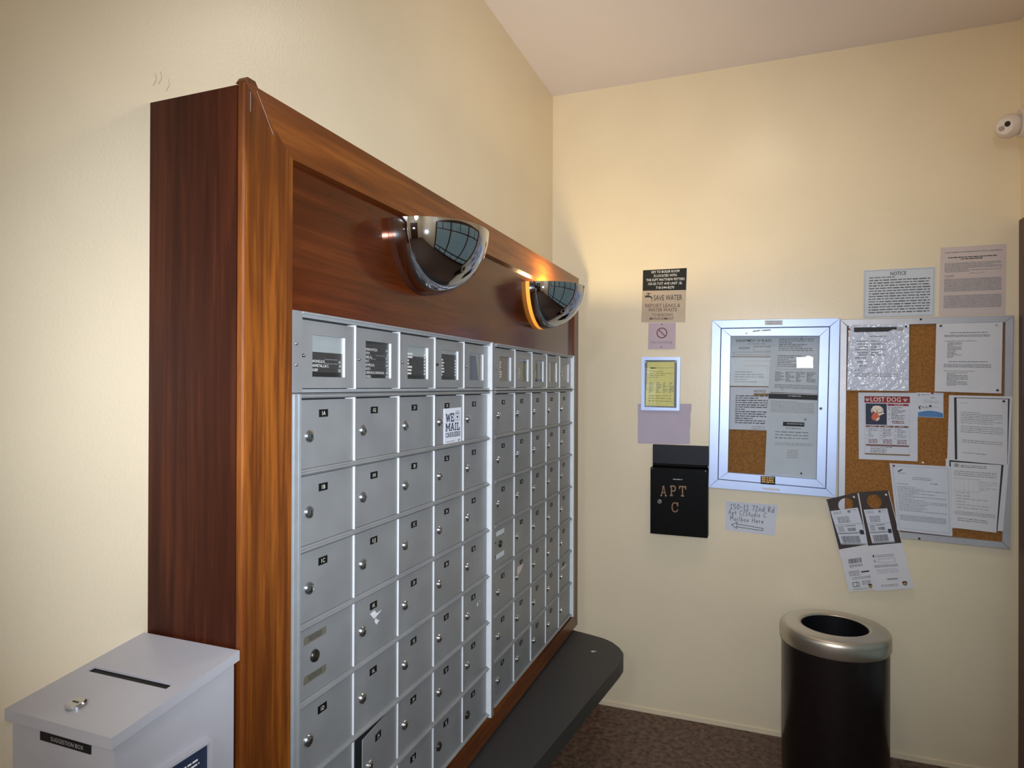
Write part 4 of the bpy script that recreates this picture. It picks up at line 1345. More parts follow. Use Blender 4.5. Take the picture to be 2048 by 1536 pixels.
def c_r1(m, F, W, H, n):
    m.lines(F, W * .42, W * .85, -H * .02, -H * .05, H * .03, n, INK, seed=51, th=0.5)
    m.lines(F, W * .16, W * .85, -H * .07, -H * .30, H * .032, n, GREY_INK, seed=52, th=0.45, para=0.6)
    m.lines(F, W * .16, W * .62, -H * .36, -H * .58, H * .03, n, GREY_INK, seed=53, th=0.4, para=0.4)
    m.outline(F, W * .15, -H * .60, W * .66, -H * .36, 0.0008, n, GREY_INK)
    for k in range(4):
        m.lines(F, W * (.12 + .21 * k), W * (.30 + .21 * k), -H * .64, -H * .82, H * .022, n, GREY_INK, seed=60 + k, th=0.6, para=0.4)
    m.lines(F, W * .12, W * .97, -H * .86, -H * .93, H * .025, n, GREY_INK, seed=55, th=0.45)


paper('paper_notice', 'grey form of fine print pinned at the top inside the case', [(0.9690, 1.6860), (1.1600, 1.6820), (1.1480, 1.4375), (0.9570, 1.4455)], 0.0155, PAPER_GREY, c_r1, 0.0006, 'notice', 'notices inside the glazed case')


def c_r2(m, F, W, H, n):
    m.rect(F, W * 0.005, -H * 0.068, W * 0.985, -H * 0.008, n, INK)
    m.lines(F, W * .40, W * .66, -H * .025, -H * .05, H * .02, n + 0.0002, PAPER, seed=71, th=0.4)
    m.lines(F, W * .06, W * .92, -H * .09, -H * .24, H * .018, n, PALE_INK, seed=72, th=0.5, para=0.15)
    m.rect(F, W * 0.32, -H * 0.385, W * 0.74, -H * 0.335, n, INK)
    m.lines(F, W * .40, W * .72, -H * .35, -H * .37, H * .02, n + 0.0002, PALE_INK, seed=73, th=0.6)
    m.lines(F, W * .38, W * .68, -H * .405, -H * .42, H * .02, n, GREY_INK, seed=74, th=0.5)
    m.lines(F, W * .17, W * .84, -H * .45, -H * .56, H * .035, n, GREY_INK, seed=75, th=0.3, para=0.4)
    m.lines(F, W * .17, W * .90, -H * .58, -H * .63, H * .02, n, PALE_INK, seed=76, th=0.5)
    m.lines(F, W * .42, W * .64, -H * .66, -H * .78, H * .022, n, PALE_INK, seed=77, th=0.5)


paper('paper_notice', 'long grey sheet with black banner hanging lowest inside the case', [(0.9575, 1.4420), (1.1480, 1.4363), (1.1430, 1.0865), (0.9430, 1.0850)], 0.0165, PAPER_GREY, c_r2, 0.0006, 'notice', 'notices inside the glazed case')

# --- notices taped above the cork board
def c_notice(m, F, W, H, n):
    m.outline(F, W * .02, -H * .985, W * .98, -H * .02, 0.0011, n, GREY_INK)
    m.text(F, 'NOTICE', W * 0.49, -H * 0.135, H * 0.075, n, INK, 'c', w=W * 0.22, bold=0.02)
    r = random.Random(5)
    m.lines(F, W * .08, W * .44, -H * .155, -H * .19, H * .05, n, GREY_INK, seed=80, th=0.5)
    m.lines(F, W * .08, W * .93, -H * .215, -H * .93, H * .0555, n, DARK_INK, seed=81, th=0.38, para=0.15)


paper('paper_notice', 'landscape NOTICE in a clear sleeve taped above the cork board', [(1.3137, 1.9381), (1.5631, 1.9370), (1.5600, 1.7450), (1.3110, 1.7455)], 0.001, PAPER_GREY, c_notice, 0.001, 'notice', G_NOTICE)


def c_tall(m, F, W, H, n):
    m.lines(F, W * .07, W * .94, -H * .075, -H * .105, H * .024, n, GREY_INK, seed=90, th=0.5)
    m.lines(F, W * .12, W * .88, -H * .15, -H * .17, H * .025, n, INK, seed=91, th=0.5)
    m.lines(F, W * .32, W * .66, -H * .175, -H * .195, H * .025, n, INK, seed=92, th=0.5)
    m.lines(F, W * .07, W * .94, -H * .235, -H * .38, H * .0175, n, GREY_INK, seed=93, th=0.5, para=0.4)
    m.stroke(F, [(W * .45, -H * .395), (W * .5, -H * .385), (W * .55, -H * .40), (W * .68, -H * .385)], 0.0012, n, GREY_INK)
    m.lines(F, W * .07, W * .22, -H * .41, -H * .44, H * .02, n, GREY_INK, seed=94, th=0.4)
    m.lines(F, W * .07, W * .94, -H * .465, -H * .66, H * .0145, n, GREY_INK, seed=95, th=0.55)
    m.lines(F, W * .07, W * .94, -H * .705, -H * .90, H * .0145, n, GREY_INK, seed=96, th=0.55)


paper('paper_notice', 'tall pinkish sheet of fine print taped above the far corner of the cork board', [(1.5795, 2.0102), (1.7902, 2.0096), (1.7880, 1.7430), (1.5730, 1.7440)], 0.001, PAPER_PINK, c_tall, 0.0007, 'notice', G_NOTICE)

# --- cork board
t = thing('cork_board', (1.517, -0.001, 0.87), 'large cork notice board in a dull aluminium frame', 'notice board')
bo = [(1.2278, 1.7415), (1.8103, 1.7377), (1.8000, 0.8610), (1.2200, 0.8790)]
bi_ = [(1.2535, 1.7135), (1.7835, 1.7120), (1.7745, 0.8870), (1.2455, 0.9060)]
m = MB(); m.prism(Fc, [(a * 0.998 + 0.003, b * 0.998 + 0.0026) for a, b in bo], 0.0, 0.008, CORK); tag(m.build('cork', t), 'brown cork')
for i in range(4):
    m = MB(); m.prism(Fc, [bo[i], bo[(i + 1) % 4], bi_[(i + 1) % 4], bi_[i]], 0.0, 0.018, ALU_DULL, cham=0.002); m.build('frame_side', t)
for (x, z) in ((1.5096, 1.7320), (1.5057, 0.8769)):
    m = MB(); m.lathe(Fc, x, z, [(0.0042, 0.017), (0.0040, 0.0195), (0.002, 0.0205)], PIN_K, 12, cap1=True); m.build('screw', t)

G_B = 'papers pinned to the cork board'


def c_sleeve(m, F, W, H, n):
    m.flat(F, [(W * .09, -H * .045), (W * .80, -H * .04), (W * .80, -H * .085), (W * .74, -H * .078), (W * .66, -H * .11), (W * .09, -H * .118)], n, INK)
    m.rect(F, W * .81, -H * .10, W * .91, -H * .045, n, PALE_INK)
    m.lines(F, W * .36, W * .63, -H * .175, -H * .195, H * .03, n, GREY_INK, seed=100, th=0.4)
    for k, v in enumerate((.245, .29, .335, .375, .42, .455, .50, .56, .62)):
        m.lines(F, W * (.12 + 0.03 * (k % 3)), W * .33, -H * v, -H * (v + .02), H * .04, n, GREY_INK, seed=101 + k, th=0.35)
        if k < 6:
            m.lines(F, W * .38, W * (.5 + .12 * (k % 2)), -H * v, -H * (v + .02), H * .04, n, GREY_INK, seed=121 + k, th=0.35)
    m.lines(F, W * .11, W * .2, -H * .69, -H * .71, H * .04, n, GREY_INK, seed=140, th=0.35)
    m.lines(F, W * .11, W * .83, -H * .745, -H * .80, H * .03, n, GREY_INK, seed=141, th=0.35, para=0.5)


o = paper('paper_notice', 'white notice in a shiny crumpled plastic sleeve, beside the case', [(1.2584, 1.7192), (1.4702, 1.7146), (1.4690, 1.4524), (1.2525, 1.4540)], 0.0195, SLEEVE, c_sleeve, 0.0010, 'notice', G_B)


def c_right(m, F, W, H, n):
    m.lines(F, W * .22, W * .78, -H * .135, -H * .15, H * .02, n, INK, seed=150, th=0.4)
    m.lines(F, W * .13, W * .82, -H * .17, -H * .205, H * .0175, n, GREY_INK, seed=151, th=0.55)
    m.lines(F, W * .13, W * .62, -H * .255, -H * .27, H * .02, n, GREY_INK, seed=152, th=0.4)
    m.lines(F, W * .18, W * .40, -H * .28, -H * .51, H * .0195, n, GREY_INK, seed=153, th=0.5, para=0.5)
    m.lines(F, W * .20, W * .80, -H * .555, -H * .57, H * .02, n, INK, seed=154, th=0.4)
    m.lines(F, W * .13, W * .84, -H * .595, -H * .65, H * .0175, n, GREY_INK, seed=155, th=0.55)
    m.lines(F, W * .13, W * .60, -H * .69, -H * .70, H * .02, n, GREY_INK, seed=156, th=0.4)
    m.lines(F, W * .18, W * .50, -H * .715, -H * .91, H * .0185, n, GREY_INK, seed=157, th=0.5, para=0.5)


paper('paper_notice', 'white typed list pinned at the upper corner of the cork farthest from the case', [(1.5613, 1.7137), (1.7751, 1.7126), (1.7709, 1.4448), (1.5559, 1.4512)], 0.0185, PAPER, c_right, 0.0007, 'notice', G_B)


def c_dog(m, F, W, H, n):
    m.outline(F, W * .105, -H * .925, W * .87, -H * .055, 0.0008, n, PALE_INK)
    m.rect(F, W * .105, -H * .150, W * .87, -H * .055, n, MAROON)
    m.text(F, 'LOST DOG', W * .465, -H * .133, H * .063, n + .0002, PIN_W, 'c', w=W * .51, bold=0.02)
    for cx in (0.155, 0.795):   # paw prints
        m.disc(F, W * cx, -H * .114, W * .022, n + .0002, PAPER_PINK, 10)
        for a in (-0.034, -0.013, 0.013, 0.034):
            m.disc(F, W * (cx + a), -H * (.091 if abs(a) < .02 else .100), W * .0095, n + .0002, PAPER_PINK, 8)
    m.rect(F, W * .125, -H * .478, W * .485, -H * .163, n, NAVY)
    # the little white dog
    X = lambda a, b: (W * a, -H * b)
    m.flat(F, [X(.235, .33), X(.28, .29), X(.34, .30), X(.37, .34), X(.36, .40), X(.32, .425), X(.25, .41), X(.22, .38)], n + .0002, CORAL)
    m.flat(F, [X(.33, .31), X(.43, .295), X(.445, .31), X(.38, .335), X(.35, .345)], n + .0003, FURW)
    m.flat(F, [X(.30, .41), X(.33, .37), X(.365, .375), X(.35, .405), X(.31, .425)], n + .0003, FURW)
    m.flat(F, [X(.235, .235), X(.25, .205), X(.29, .195), X(.35, .195), X(.40, .215), X(.42, .25), X(.40, .285), X(.34, .30), X(.28, .295), X(.245, .27)], n + .0004, FURW)
    m.flat(F, [X(.235, .225), X(.215, .25), X(.215, .29), X(.235, .31), X(.25, .285), X(.25, .245)], n + .0006, PAPER_PINK)
    m.flat(F, [X(.40, .22), X(.425, .24), X(.43, .28), X(.41, .305), X(.39, .28), X(.385, .245)], n + .0006, PAPER_PINK)
    m.disc(F, W * .290, -H * .242, W * .0075, n + .0008, TAGBROWN, 8)
    m.disc(F, W * .350, -H * .242, W * .0075, n + .0008, TAGBROWN, 8)
    m.disc(F, W * .320, -H * .266, W * .013, n + .0008, TAGBROWN, 8, ry=W * .009)
    m.flat(F, [X(.305, .282), X(.335, .282), X(.330, .300), X(.320, .306), X(.310, .300)], n + .0008, CORAL)
    m.lines(F, W * .15, W * .46, -H * .432, -H * .452, H * .03, n + .0002, PALE_INK, seed=160, th=0.7)
    m.rect(F, W * .50, -H * .195, W * .85, -H * .165, n, MAROON)
    m.lines(F, W * .61, W * .76, -H * .175, -H * .188, H * .02, n + .0002, PAPER_PINK, seed=161, th=0.5)
    m.lines(F, W * .56, W * .80, -H * .215, -H * .40, H * .0235, n, GREY_INK, seed=162, th=0.5, para=0.6)
    for v in (.217, .245, .32, .39):
        m.disc(F, W * .525, -H * v, W * .012, n, GREY_INK, 6)
    m.lines(F, W * .57, W * .78, -H * .415, -H * .475, H * .024, n, BROWN_INK, seed=163, th=0.6)
    for k in range(3):
        x0 = .125 + .245 * k
        m.rect(F, W * x0, -H * .515, W * (x0 + .232), -H * .490, n, BROWN_INK)
        m.lines(F, W * (x0 + .07), W * (x0 + .17), -H * .497, -H * .508, H * .02, n + .0002, PAPER_PINK, seed=164 + k, th=0.5)
        m.lines(F, W * (x0 + .045), W * (x0 + .20), -H * .535, -H * .68, H * .0235, n, GREY_INK, seed=170 + k, th=0.42, para=0.5)
        m.lines(F, W * (x0 + .045), W * (x0 + .20), -H * .695, -H * .755, H * .0235, n, BROWN_INK, seed=174 + k, th=0.5)
        for v in (.54, .57, .635, .68):
            m.disc(F, W * (x0 + .018), -H * v, W * .010, n, GREY_INK, 6)
        if k:
            m.rect(F, W * (x0 - .010), -H * .765, W * (x0 - .006), -H * .52, n, PALE_INK)
    m.rect(F, W * .125, -H * .795, W * .855, -H * .772, n, BROWN_INK)
    m.lines(F, W * .20, W * .78, -H * .805, -H * .90, H * .0245, n, GREY_INK, seed=180, th=0.45, para=0.5)
    m.rect(F, W * .105, -H * .925, W * .87, -H * .905, n, TAN_INK)


paper('poster', 'white LOST DOG poster with red headline and a photo of a pale dog', [(1.2942, 1.4454), (1.5010, 1.4451), (1.5013, 1.1771), (1.2967, 1.1773)], 0.0105, PAPER_BLUE, c_dog, 0.0007, 'poster', G_B)


def c_card(m, F, W, H, n):
    k = 14
    arc = [(W * (0.02 + 0.96 * i / k), -H * (0.86 - 0.11 * math.sin(PI * (0.08 + 0.84 * i / k)) - 0.02)) for i in range(k + 1)]
    m.flat(F, [(W * .02, -H * .985)] + arc + [(W * .98, -H * .985)], n, BLUE)
    m.lines(F, W * .16, W * .50, -H * .07, -H * .12, H * .05, n, GREY_INK, seed=190, th=0.5)
    m.stroke(F, [(W * .10, -H * .06), (W * .05, -H * .10), (W * .10, -H * .14)], 0.0025, n, GREY_INK)
    m.lines(F, W * .52, W * .68, -H * .20, -H * .23, H * .05, n, INK, seed=191, th=0.4)
    m.lines(F, W * .25, W * .85, -H * .30, -H * .45, H * .05, n, PALE_INK, seed=192, th=0.35, para=0.4)
    m.stroke(F, [(W * .12, -H * .55), (W * .07, -H * .60), (W * .10, -H * .68)], 0.004, n, INK)
    m.lines(F, W * .16, W * .45, -H * .56, -H * .66, H * .045, n, GREY_INK, seed=193, th=0.5)
    m.lines(F, W * .62, W * .82, -H * .57, -H * .63, H * .05, n, PALE_INK, seed=194, th=0.3)


paper('flyer', 'small white card with a blue curved foot beside the dog poster', [(1.4985, 1.4468), (1.5875, 1.4457), (1.5876, 1.3484), (1.5011, 1.3512)], 0.0095, PAPER_BLUE, c_card, 0.0006, 'flyer', G_B)


def c_fr1(m, F, W, H, n):
    inner = quad_map([(1.6281, 1.4265), (1.7911, 1.4230), (1.7890, 1.1750), (1.6307, 1.1876)])
    blk = [(1.6197, 1.4290), (1.7965, 1.4252), (1.7900, 1.1780), (1.6229, 1.1900)]
    bm_ = quad_map(blk)
    m.rect(bm_, 0, -bm_.H, bm_.W, 0, n, INK)
    w, h = inner.W, inner.H
    m.rect(inner, 0, -h, w, 0, n + .0003, PAPER)
    m.lines(inner, w * .08, w * .22, -h * .07, -h * .09, h * .03, n + .0006, PALE_INK, seed=200, th=0.3)
    m.lines(inner, w * .08, w * .90, -h * .22, -h * .40, h * .028, n + .0006, GREY_INK, seed=201, th=0.28, para=0.35)
    m.outline(inner, w * .08, -h * .335, w * .90, -h * .255, 0.0006, n + .0006, PALE_INK)
    m.lines(inner, w * .08, w * .92, -h * .44, -h * .55, h * .03, n + .0006, GREY_INK, seed=202, th=0.3, para=0.7)
    m.lines(inner, w * .10, w * .90, -h * .66, -h * .72, h * .03, n + .0006, GREY_INK, seed=203, th=0.3)
    m.lines(inner, w * .10, w * .60, -h * .86, -h * .89, h * .03, n + .0006, GREY_INK, seed=204, th=0.3)


paper('paper_notice', 'taped white form with black border, upper of two overlapping at the edge of the cork', [(1.6036, 1.4373), (1.8053, 1.4341), (1.7943, 1.1700), (1.5977, 1.1860)], 0.0190, PAPER, c_fr1, 0.0007, 'notice', G_B)


def c_fr2(m, F, W, H, n):
    bm_ = quad_map([(1.6041, 1.1882), (1.7773, 1.1776), (1.7583, 0.9300), (1.6044, 0.9318)])
    m.rect(bm_, 0, -bm_.H, bm_.W, 0, n, INK)
    inner = quad_map([(1.6087, 1.1815), (1.7701, 1.1763), (1.7544, 0.9215), (1.6138, 0.9299)])
    w, h = inner.W, inner.H
    n += .0003
    m.rect(inner, 0, -h, w, 0, n, PAPER)
    n += .0003
    for i in range(16):
        a, b = 2 * PI * i / 16, 2 * PI * (i + 1) / 16
        cx, cy, R_ = w * .115, -h * .045, w * .055
        m.flat(inner, [(cx + R_ * math.cos(a), cy + R_ * math.sin(a)), (cx + R_ * math.cos(b), cy + R_ * math.sin(b)), (cx + R_ * .78 * math.cos(b), cy + R_ * .78 * math.sin(b)), (cx + R_ * .78 * math.cos(a), cy + R_ * .78 * math.sin(a))], n, GREY_INK)
    m.disc(inner, w * .115, -h * .045, w * .03, n, GREY_INK, 10)
    m.lines(inner, w * .20, w * .72, -h * .035, -h * .09, h * .024, n, GREY_INK, seed=210, th=0.5)
    m.lines(inner, w * .06, w * .92, -h * .13, -h * .21, h * .03, n, GREY_INK, seed=211, th=0.3, para=0.3)
    for k in range(6):
        m.rect(inner, w * (.08 + .095 * k), -h * .72, w * (.083 + .095 * k), -h * .24, n, PALE_INK)
    m.rect(inner, w * .05, -h * .244, w * .60, -h * .24, n, GREY_INK)
    m.rect(inner, w * .05, -h * .43, w * .60, -h * .426, n, PALE_INK)
    m.lines(inner, w * .58, w * .95, -h * .27, -h * .40, h * .03, n, PALE_INK, seed=212, th=0.3, para=0.3)
    m.lines(inner, w * .10, w * .80, -h * .45, -h * .69, h * .045, n, PALE_INK, seed=213, th=0.25, para=0.5)
    m.lines(inner, w * .06, w * .95, -h * .74, -h * .80, h * .02, n, GREY_INK, seed=214, th=0.35)
    m.lines(inner, w * .12, w * .80, -h * .84, -h * .90, h * .03, n, GREY_INK, seed=215, th=0.35)


paper('paper_notice', 'taped white form with black border and table, lower of two overlapping', [(1.5923, 1.1932), (1.7935, 1.1800), (1.7756, 0.9289), (1.5950, 0.9280)], 0.0215, PAPER, c_fr2, 0.0007, 'notice', G_B)


def c_letter(m, F, W, H, n):
    m.outline(F, W * .045, -H * .965, W * .955, -H * .03, 0.0008, n, GREY_INK)
    m.flat(F, [(W * .12, -H * .11), (W * .20, -H * .075), (W * .21, -H * .085), (W * .14, -H * .125)], n, INK)
    m.lines(F, W * .12, W * .26, -H * .135, -H * .145, H * .02, n, GREY_INK, seed=220, th=0.4)
    m.lines(F, W * .36, W * .68, -H * .19, -H * .24, H * .024, n, GREY_INK, seed=221, th=0.35)
    m.lines(F, W * .66, W * .78, -H * .265, -H * .28, H * .02, n, INK, seed=222, th=0.4)
    m.lines(F, W * .08, W * .28, -H * .295, -H * .31, H * .02, n, GREY_INK, seed=223, th=0.4)
    m.lines(F, W * .08, W * .92, -H * .335, -H * .70, H * .0235, n, GREY_INK, seed=224, th=0.32, para=0.55)
    m.lines(F, W * .08, W * .90, -H * .76, -H * .85, H * .0175, n, GREY_INK, seed=225, th=0.45)


paper('paper_notice', 'white letter with a small dark emblem pinned over the lower cork frame', [(1.4028, 1.1668), (1.6084, 1.1632), (1.6145, 0.8965), (1.4300, 0.9050)], 0.0235, PAPER_BLUE, c_letter, 0.0007, 'notice', G_B)

# --- delivery door tags hanging over the lower edge of the board
def bar_code(m, F, u0, v0, u1, v1, n, seed):
    r = random.Random(seed)
    u = u0
    while u < u1:
        w_ = r.uniform(0.0005, 0.0019)
        m.rect(F, u, v1, min(u + w_, u1), v0, n, INK)
        u += w_ + r.uniform(0.0005, 0.0014)


TQ = [([(1.1769, 1.0076), (1.2915, 1.0453), (1.3575, 0.6624), (1.2609, 0.6420)], 0.0200, 'delivery door tag tucked under its neighbour, hanging below the cork board'),
      ([(1.2926, 1.0457), (1.3989, 1.0593), (1.4876, 0.6836), (1.3535, 0.6563)], 0.0225, 'delivery door tag lying on top of its neighbour, hanging below the cork board')]
TAGHOLE = [(0.2426, 0.9955), (0.3405, 1.0085)]
for k, (q, n, lab) in enumerate(TQ):
    t = thing('door_tag', ((q[0][0] + q[2][0]) / 2, -n, q[0][1]), lab, 'delivery tag', 'delivery door tags')
    mp = quad_map(q)
    W, H = mp.W, mp.H
    # card with a round hole: outline strip ring from hole to the head's edges, then the rest
    hc = (W * (0.565 if k == 0 else 0.470), -H * (0.098 if k == 0 else 0.105))
    hr = 0.0265 if k == 0 else 0.0285
    m = MB()
    head = H * 0.30
    K = 32
    vs, fs = [], []
    for i in range(K):
        a = 2 * PI * i / K
        ca, sa = math.cos(a), math.sin(a)
        tx = ((W if ca > 0 else 0) - hc[0]) / ca if abs(ca) > 1e-6 else 1e9
        ty = ((0 if sa > 0 else -head) - hc[1]) / sa if abs(sa) > 1e-6 else 1e9
        tt = min(tx, ty)
        vs += [mp(hc[0] + hr * ca, hc[1] + hr * sa, n), mp(hc[0] + tt * ca, hc[1] + tt * sa, n), mp(hc[0] + hr * ca, hc[1] + hr * sa, n + .0007), mp(hc[0] + tt * ca, hc[1] + tt * sa, n + .0007)]
    for i in range(K):
        j = (i + 1) % K
        a, b = 4 * i, 4 * j
        fs += [(a + 2, a + 3, b + 3, b + 2), (a, b, b + 1, a + 1), (a, a + 2, b + 2, b), (a + 1, b + 1, b + 3, a + 3)]
    m.add(vs, fs, TAGBROWN)
    # corners the fan cuts off
    m.prism(mp, [(W * .0, -head), (W, -head), (W, -H * .545), (W * 0.0, -H * .545)], n, n + .0007, TAGBROWN)
    m.flat(mp, [(W, 0), (W, -H * .06), (W * .86, 0)], n + .00065, TAGBROWN)
    m.flat(mp, [(0, 0), (0, -H * .06), (W * .14, 0)], n + .00065, TAGBROWN)
    m.flat(mp, [(0, -head), (0, -head * .8), (W * .2, -head)], n + .00065, TAGBROWN)
    m.flat(mp, [(W, -head), (W, -head * .8), (W * .8, -head)], n + .00065, TAGBROWN)
    m.build('card_head', t)
    m = MB()
    m.prism(mp, [(0, -H * .545), (W, -H * .54), (W, -H), (0, -H)], n, n + .0008, PAPER)
    for u in (0.0, 0.985):
        m.rect(mp, W * u, -H * .545, W * (u + .02), -H * .01, n + .0009, PAPER)
    nn = n + .0012
    if k == 0:
        bar_code(m, mp, W * .24, -H * .66, W * .70, -H * .71, nn, 5)
        m.lines(mp, W * .24, W * .70, -H * .725, -H * .755, H * .014, nn, GREY_INK, seed=230, th=0.6)
        m.lines(mp, W * .16, W * .55, -H * .79, -H * .85, H * .014, nn, GREY_INK, seed=231, th=0.5)
        m.rect(mp, W * .60, -H * .815, W * .88, -H * .80, nn, INK)
        m.lines(mp, W * .24, W * .90, -H * .855, -H * .89, H * .014, nn, GREY_INK, seed=232, th=0.5)
        m.outline(mp, W * .20, -H * .955, W * .44, -H * .905, 0.0022, nn, INK)
        m.rect(mp, W * .34, -H * .95, W * .36, -H * .91, nn, INK)
        m.lines(mp, W * .55, W * .86, -H * .90, -H * .945, H * .016, nn, GREY_INK, seed=233, th=0.5)
        m.lines(mp, W * .18, W * .72, -H * .972, -H * .992, H * .010, nn, GREY_INK, seed=234, th=0.4)
    else:
        m.rect(mp, W * .10, -H * .665, W * .14, -H * .64, nn, INK)
        m.lines(mp, W * .17, W * .70, -H * .645, -H * .67, H * .015, nn, GREY_INK, seed=240, th=0.4)
        m.lines(mp, W * .10, W * .18, -H * .69, -H * .72, H * .01, nn, GREY_INK, seed=241, th=0.6)
        m.outline(mp, W * .24, -H * .725, W * .70, -H * .685, 0.0012, nn, GREY_INK)
        m.lines(mp, W * .10, W * .74, -H * .745, -H * .77, H * .009, nn, GREY_INK, seed=242, th=0.6)
        m.lines(mp, W * .14, W * .72, -H * .79, -H * .83, H * .016, nn, PALE_INK, seed=243, th=0.4)
        bar_code(m, mp, W * .36, -H * .885, W * .66, -H * .90, nn, 9)
        m.lines(mp, W * .18, W * .62, -H * .945, -H * .975, H * .013, nn, GREY_INK, seed=244, th=0.4)
    # the carrier's shield
    sx, sy = (W * .82, -H * .962) if k == 0 else (W * .80, -H * .948)
    m.flat(mp, [(sx - .0075, sy + .008), (sx, sy + .0095), (sx + .0075, sy + .008), (sx + .0070, sy - .003), (sx, sy - .009), (sx - .0070, sy - .003)], nn, TAGBROWN)
    m.flat(mp, [(sx - .0050, sy + .003), (sx + .0050, sy + .004), (sx + .0046, sy - .002), (sx, sy - .006), (sx - .0046, sy - .002)], nn + .0002, GOLD)
    m.build('printed_foot', t)
    # shipping label
    q2 = [[(1.1928, 0.9621), (1.2919, 0.9836), (1.3300, 0.8380), (1.2321, 0.8300)], [(1.3128, 0.9765), (1.3952, 0.9880), (1.4218, 0.8560), (1.3430, 0.8440)]][k]
    m2 = quad_map(q2)
    w, h = m2.W, m2.H
    m = MB()
    m.prism(m2, [(0, 0), (w, 0), (w, -h), (0, -h)], n + .0008, n + .0012, PAPER_BLUE)
    nn = n + .0015
    m.lines(m2, w * .10, w * .40, -h * .05, -h * .12, h * .04, nn, GREY_INK, seed=250 + k, th=0.4)
    m.rect(m2, w * .60, -h * .11, w * .70, -h * .04, nn, GREY_INK)
    m.lines(m2, w * .74, w * .92, -h * .04, -h * .10, h * .05, nn, GREY_INK, seed=252 + k, th=0.3)
    m.lines(m2, w * .16, w * .60, -h * .20, -h * .38, h * .038, nn, GREY_INK, seed=254 + k, th=0.6)
    m.rect(m2, 0, -h * .43, w, -h * .42, nn, GREY_INK)
    m.lines(m2, w * .08, w * .30, -h * .46, -h * .64, h * .022, nn, GREY_INK, seed=256 + k, th=0.6)
    m.lines(m2, w * .36, w * .75, -h * .46, -h * .49, h * .04, nn, INK, seed=258 + k, th=0.5)
    bar_code(m, m2, w * .42, -h * .53, w * .72, -h * .62, nn, 20 + k)
    m.rect(m2, w * .82, -h * .72, w * .97, -h * .60, nn, INK)
    m.rect(m2, 0, -h * .68, w * .82, -h * .665, nn, INK)
    m.lines(m2, w * .08, w * .70, -h * .69, -h * .73, h * .03, nn, GREY_INK, seed=260 + k, th=0.4)
    bar_code(m, m2, w * .10, -h * .755, w * .76, -h * .955, nn, 30 + k)
    m.rect(m2, 0, -h * .99, w, -h * .975, nn, INK)
    tag(m.build('shipping_label', t), 'white shipping label with barcodes')

# --- push pins
PINS = [(1.4589, 1.7052, 0.0205, PIN_K, 'black push pin at the upper corner of the plastic-sleeved notice'),
        (1.2600, 1.7005, 0.0205, RED, 'red push pin beside the notice case frame'),
        (1.5754, 1.7044, 0.0192, PIN_K, 'black push pin at the upper near corner of the typed list'),
        (1.7547, 1.7031, 0.0192, ALU_DULL, 'grey push pin at the upper far corner of the typed list'),
        (1.7579, 1.4569, 0.0192, PIN_K, 'black push pin at the lower corner of the typed list'),
        (1.3886, 1.4391, 0.0112, ALU_DULL, 'grey tack at the top of the LOST DOG poster'),
        (1.5497, 1.4443, 0.0101, RED, 'red push pin at the top edge of the small blue-footed card'),
        (1.5434, 1.3942, 0.0101, PIN_K, 'black push pin in the middle of the small blue-footed card'),
        (1.7772, 1.4157, 0.0203, PIN_K, 'black push pin at the corner of the taped black-bordered form'),
        (1.4169, 1.1579, 0.0242, RED, 'red push pin at the corner of the letter with the emblem'),
        (1.5187, 1.1729, 0.0080, PIN_W, 'white push pin in bare cork under the LOST DOG poster'),
        (1.2777, 1.0254, 0.0207, PIN_W, 'white push pin holding the tucked delivery tag'),
        (1.3903, 1.0420, 0.0232, PIN_W, 'white push pin holding the upper delivery tag'),
        (1.0842, 1.6652, 0.0161, PIN_K, 'black push pin at the top of the grey form inside the case'),
        (1.0119, 1.4602, 0.0161, PIN_K, 'black push pin low on the grey form inside the case'),
        (1.0992, 1.3329, 0.0171, PIN_K, 'black push pin below the black banner inside the case'),
        (1.0843, 1.1097, 0.0171, PIN_K, 'black push pin at the foot of the long sheet inside the case')]
for x, z, n, mt, lab in PINS:
    m = MB()
    m.lathe(FB(), x, z, [(0.0036, n), (0.0038, n + 0.001), (0.0022, n + 0.003), (0.0026, n + 0.006), (0.0036, n + 0.0075), (0.0030, n + 0.0085)], mt, 12, cap0=True, cap1=True)
    tag(m.build('push_pin', None, loc=(x, -n, z), smooth=0.6), lab, 'push pin', 'push pins')

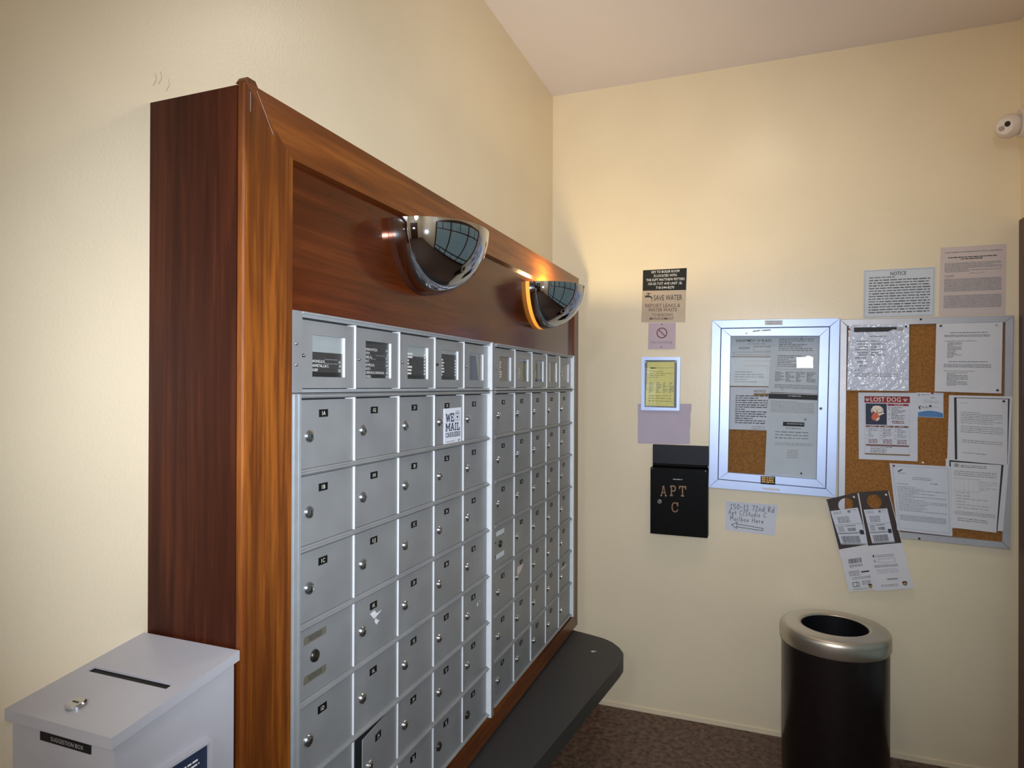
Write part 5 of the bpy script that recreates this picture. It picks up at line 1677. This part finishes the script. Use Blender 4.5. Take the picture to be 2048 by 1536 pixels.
# ------------------------------------------------------------------ steel litter bin
BXc, BYc, BR, BZ = 1.190, -0.212, 0.190, 0.560
t = thing('litter_bin', (BXc, BYc, 0), 'round litter bin with a broad brushed steel rim against the wall', 'bin')
F = Frame((BXc, BYc, 0), (1, 0, 0), (0, 1, 0), (0, 0, 1))
m = MB(); m.lathe(F, 0, 0, [(0.178, 0.0), (0.184, 0.012), (0.184, 0.50)], CANBODY, 56, cap0=True); m.build('body', t, smooth=0.6)
m = MB(); m.lathe(F, 0, 0, [(0.186, 0.500), (0.190, 0.506), (0.1905, 0.545), (0.188, 0.556), (0.182, 0.5625), (0.170, 0.5655), (0.130, 0.5670), (0.119, 0.5655), (0.1150, 0.560), (0.1140, 0.548)], STEEL, 64); m.build('rim', t, smooth=0.9)
m = MB(); m.lathe(F, 0, 0, [(0.1128, 0.562), (0.1122, 0.08)], LINER, 64); m.lathe(F, 0, 0, [(0.1122, 0.08), (0.001, 0.08)], LINER, 64); m.build('liner', t, smooth=0.6)

# ------------------------------------------------------------------ security camera on the glazed wall's header
t = thing('security_camera', (XR, -0.15, 2.40), 'white turret security camera high up by the corner of the back wall', 'camera')
Fs = Frame((XR, -0.15, 2.412), (0, 1, 0), (0, 0, 1), (-1, 0, 0))
m = MB(); m.lathe(Fs, 0, 0, [(0.056, 0), (0.056, 0.022), (0.053, 0.040), (0.047, 0.052), (0.040, 0.052)], PLASTIC_W, 28, cap0=True, cap1=True); m.build('base', t, smooth=0.6)
m = MB()
bc = Vector((XR - 0.080, -0.15, 2.404))
ax = Vector((-0.62, -0.74, -0.26)).normalized()
e1 = ax.cross(Vector((0, 0, 1))).normalized()
e2 = ax.cross(e1) * -1
Fe = Frame(bc, e1, e2, ax)
prof = [(0.042 * math.sin(PI * i / 14), -0.042 * math.cos(PI * i / 14)) for i in range(1, 12)]
m.lathe(Fe, 0, 0, prof, PLASTIC_W, 28, cap0=True, cap1=True)
m.build('eyeball', t, smooth=0.5)
ex = prof[-1][1]
m = MB(); m.disc(Fe, -0.009, 0.006, 0.0095, ex + 0.0006, LENS, 18); m.build('lens', t)
m = MB(); m.lathe(Fe, 0.011, -0.004, [(0.0085, ex), (0.0085, ex + 0.002)], LENS, 16); m.disc(Fe, 0.011, -0.004, 0.0068, ex + 0.0022, CLEAR, 16); m.build('infrared_lamp', t)

for o in bpy.data.objects:
    if '_loc' in o:
        del o['_loc']
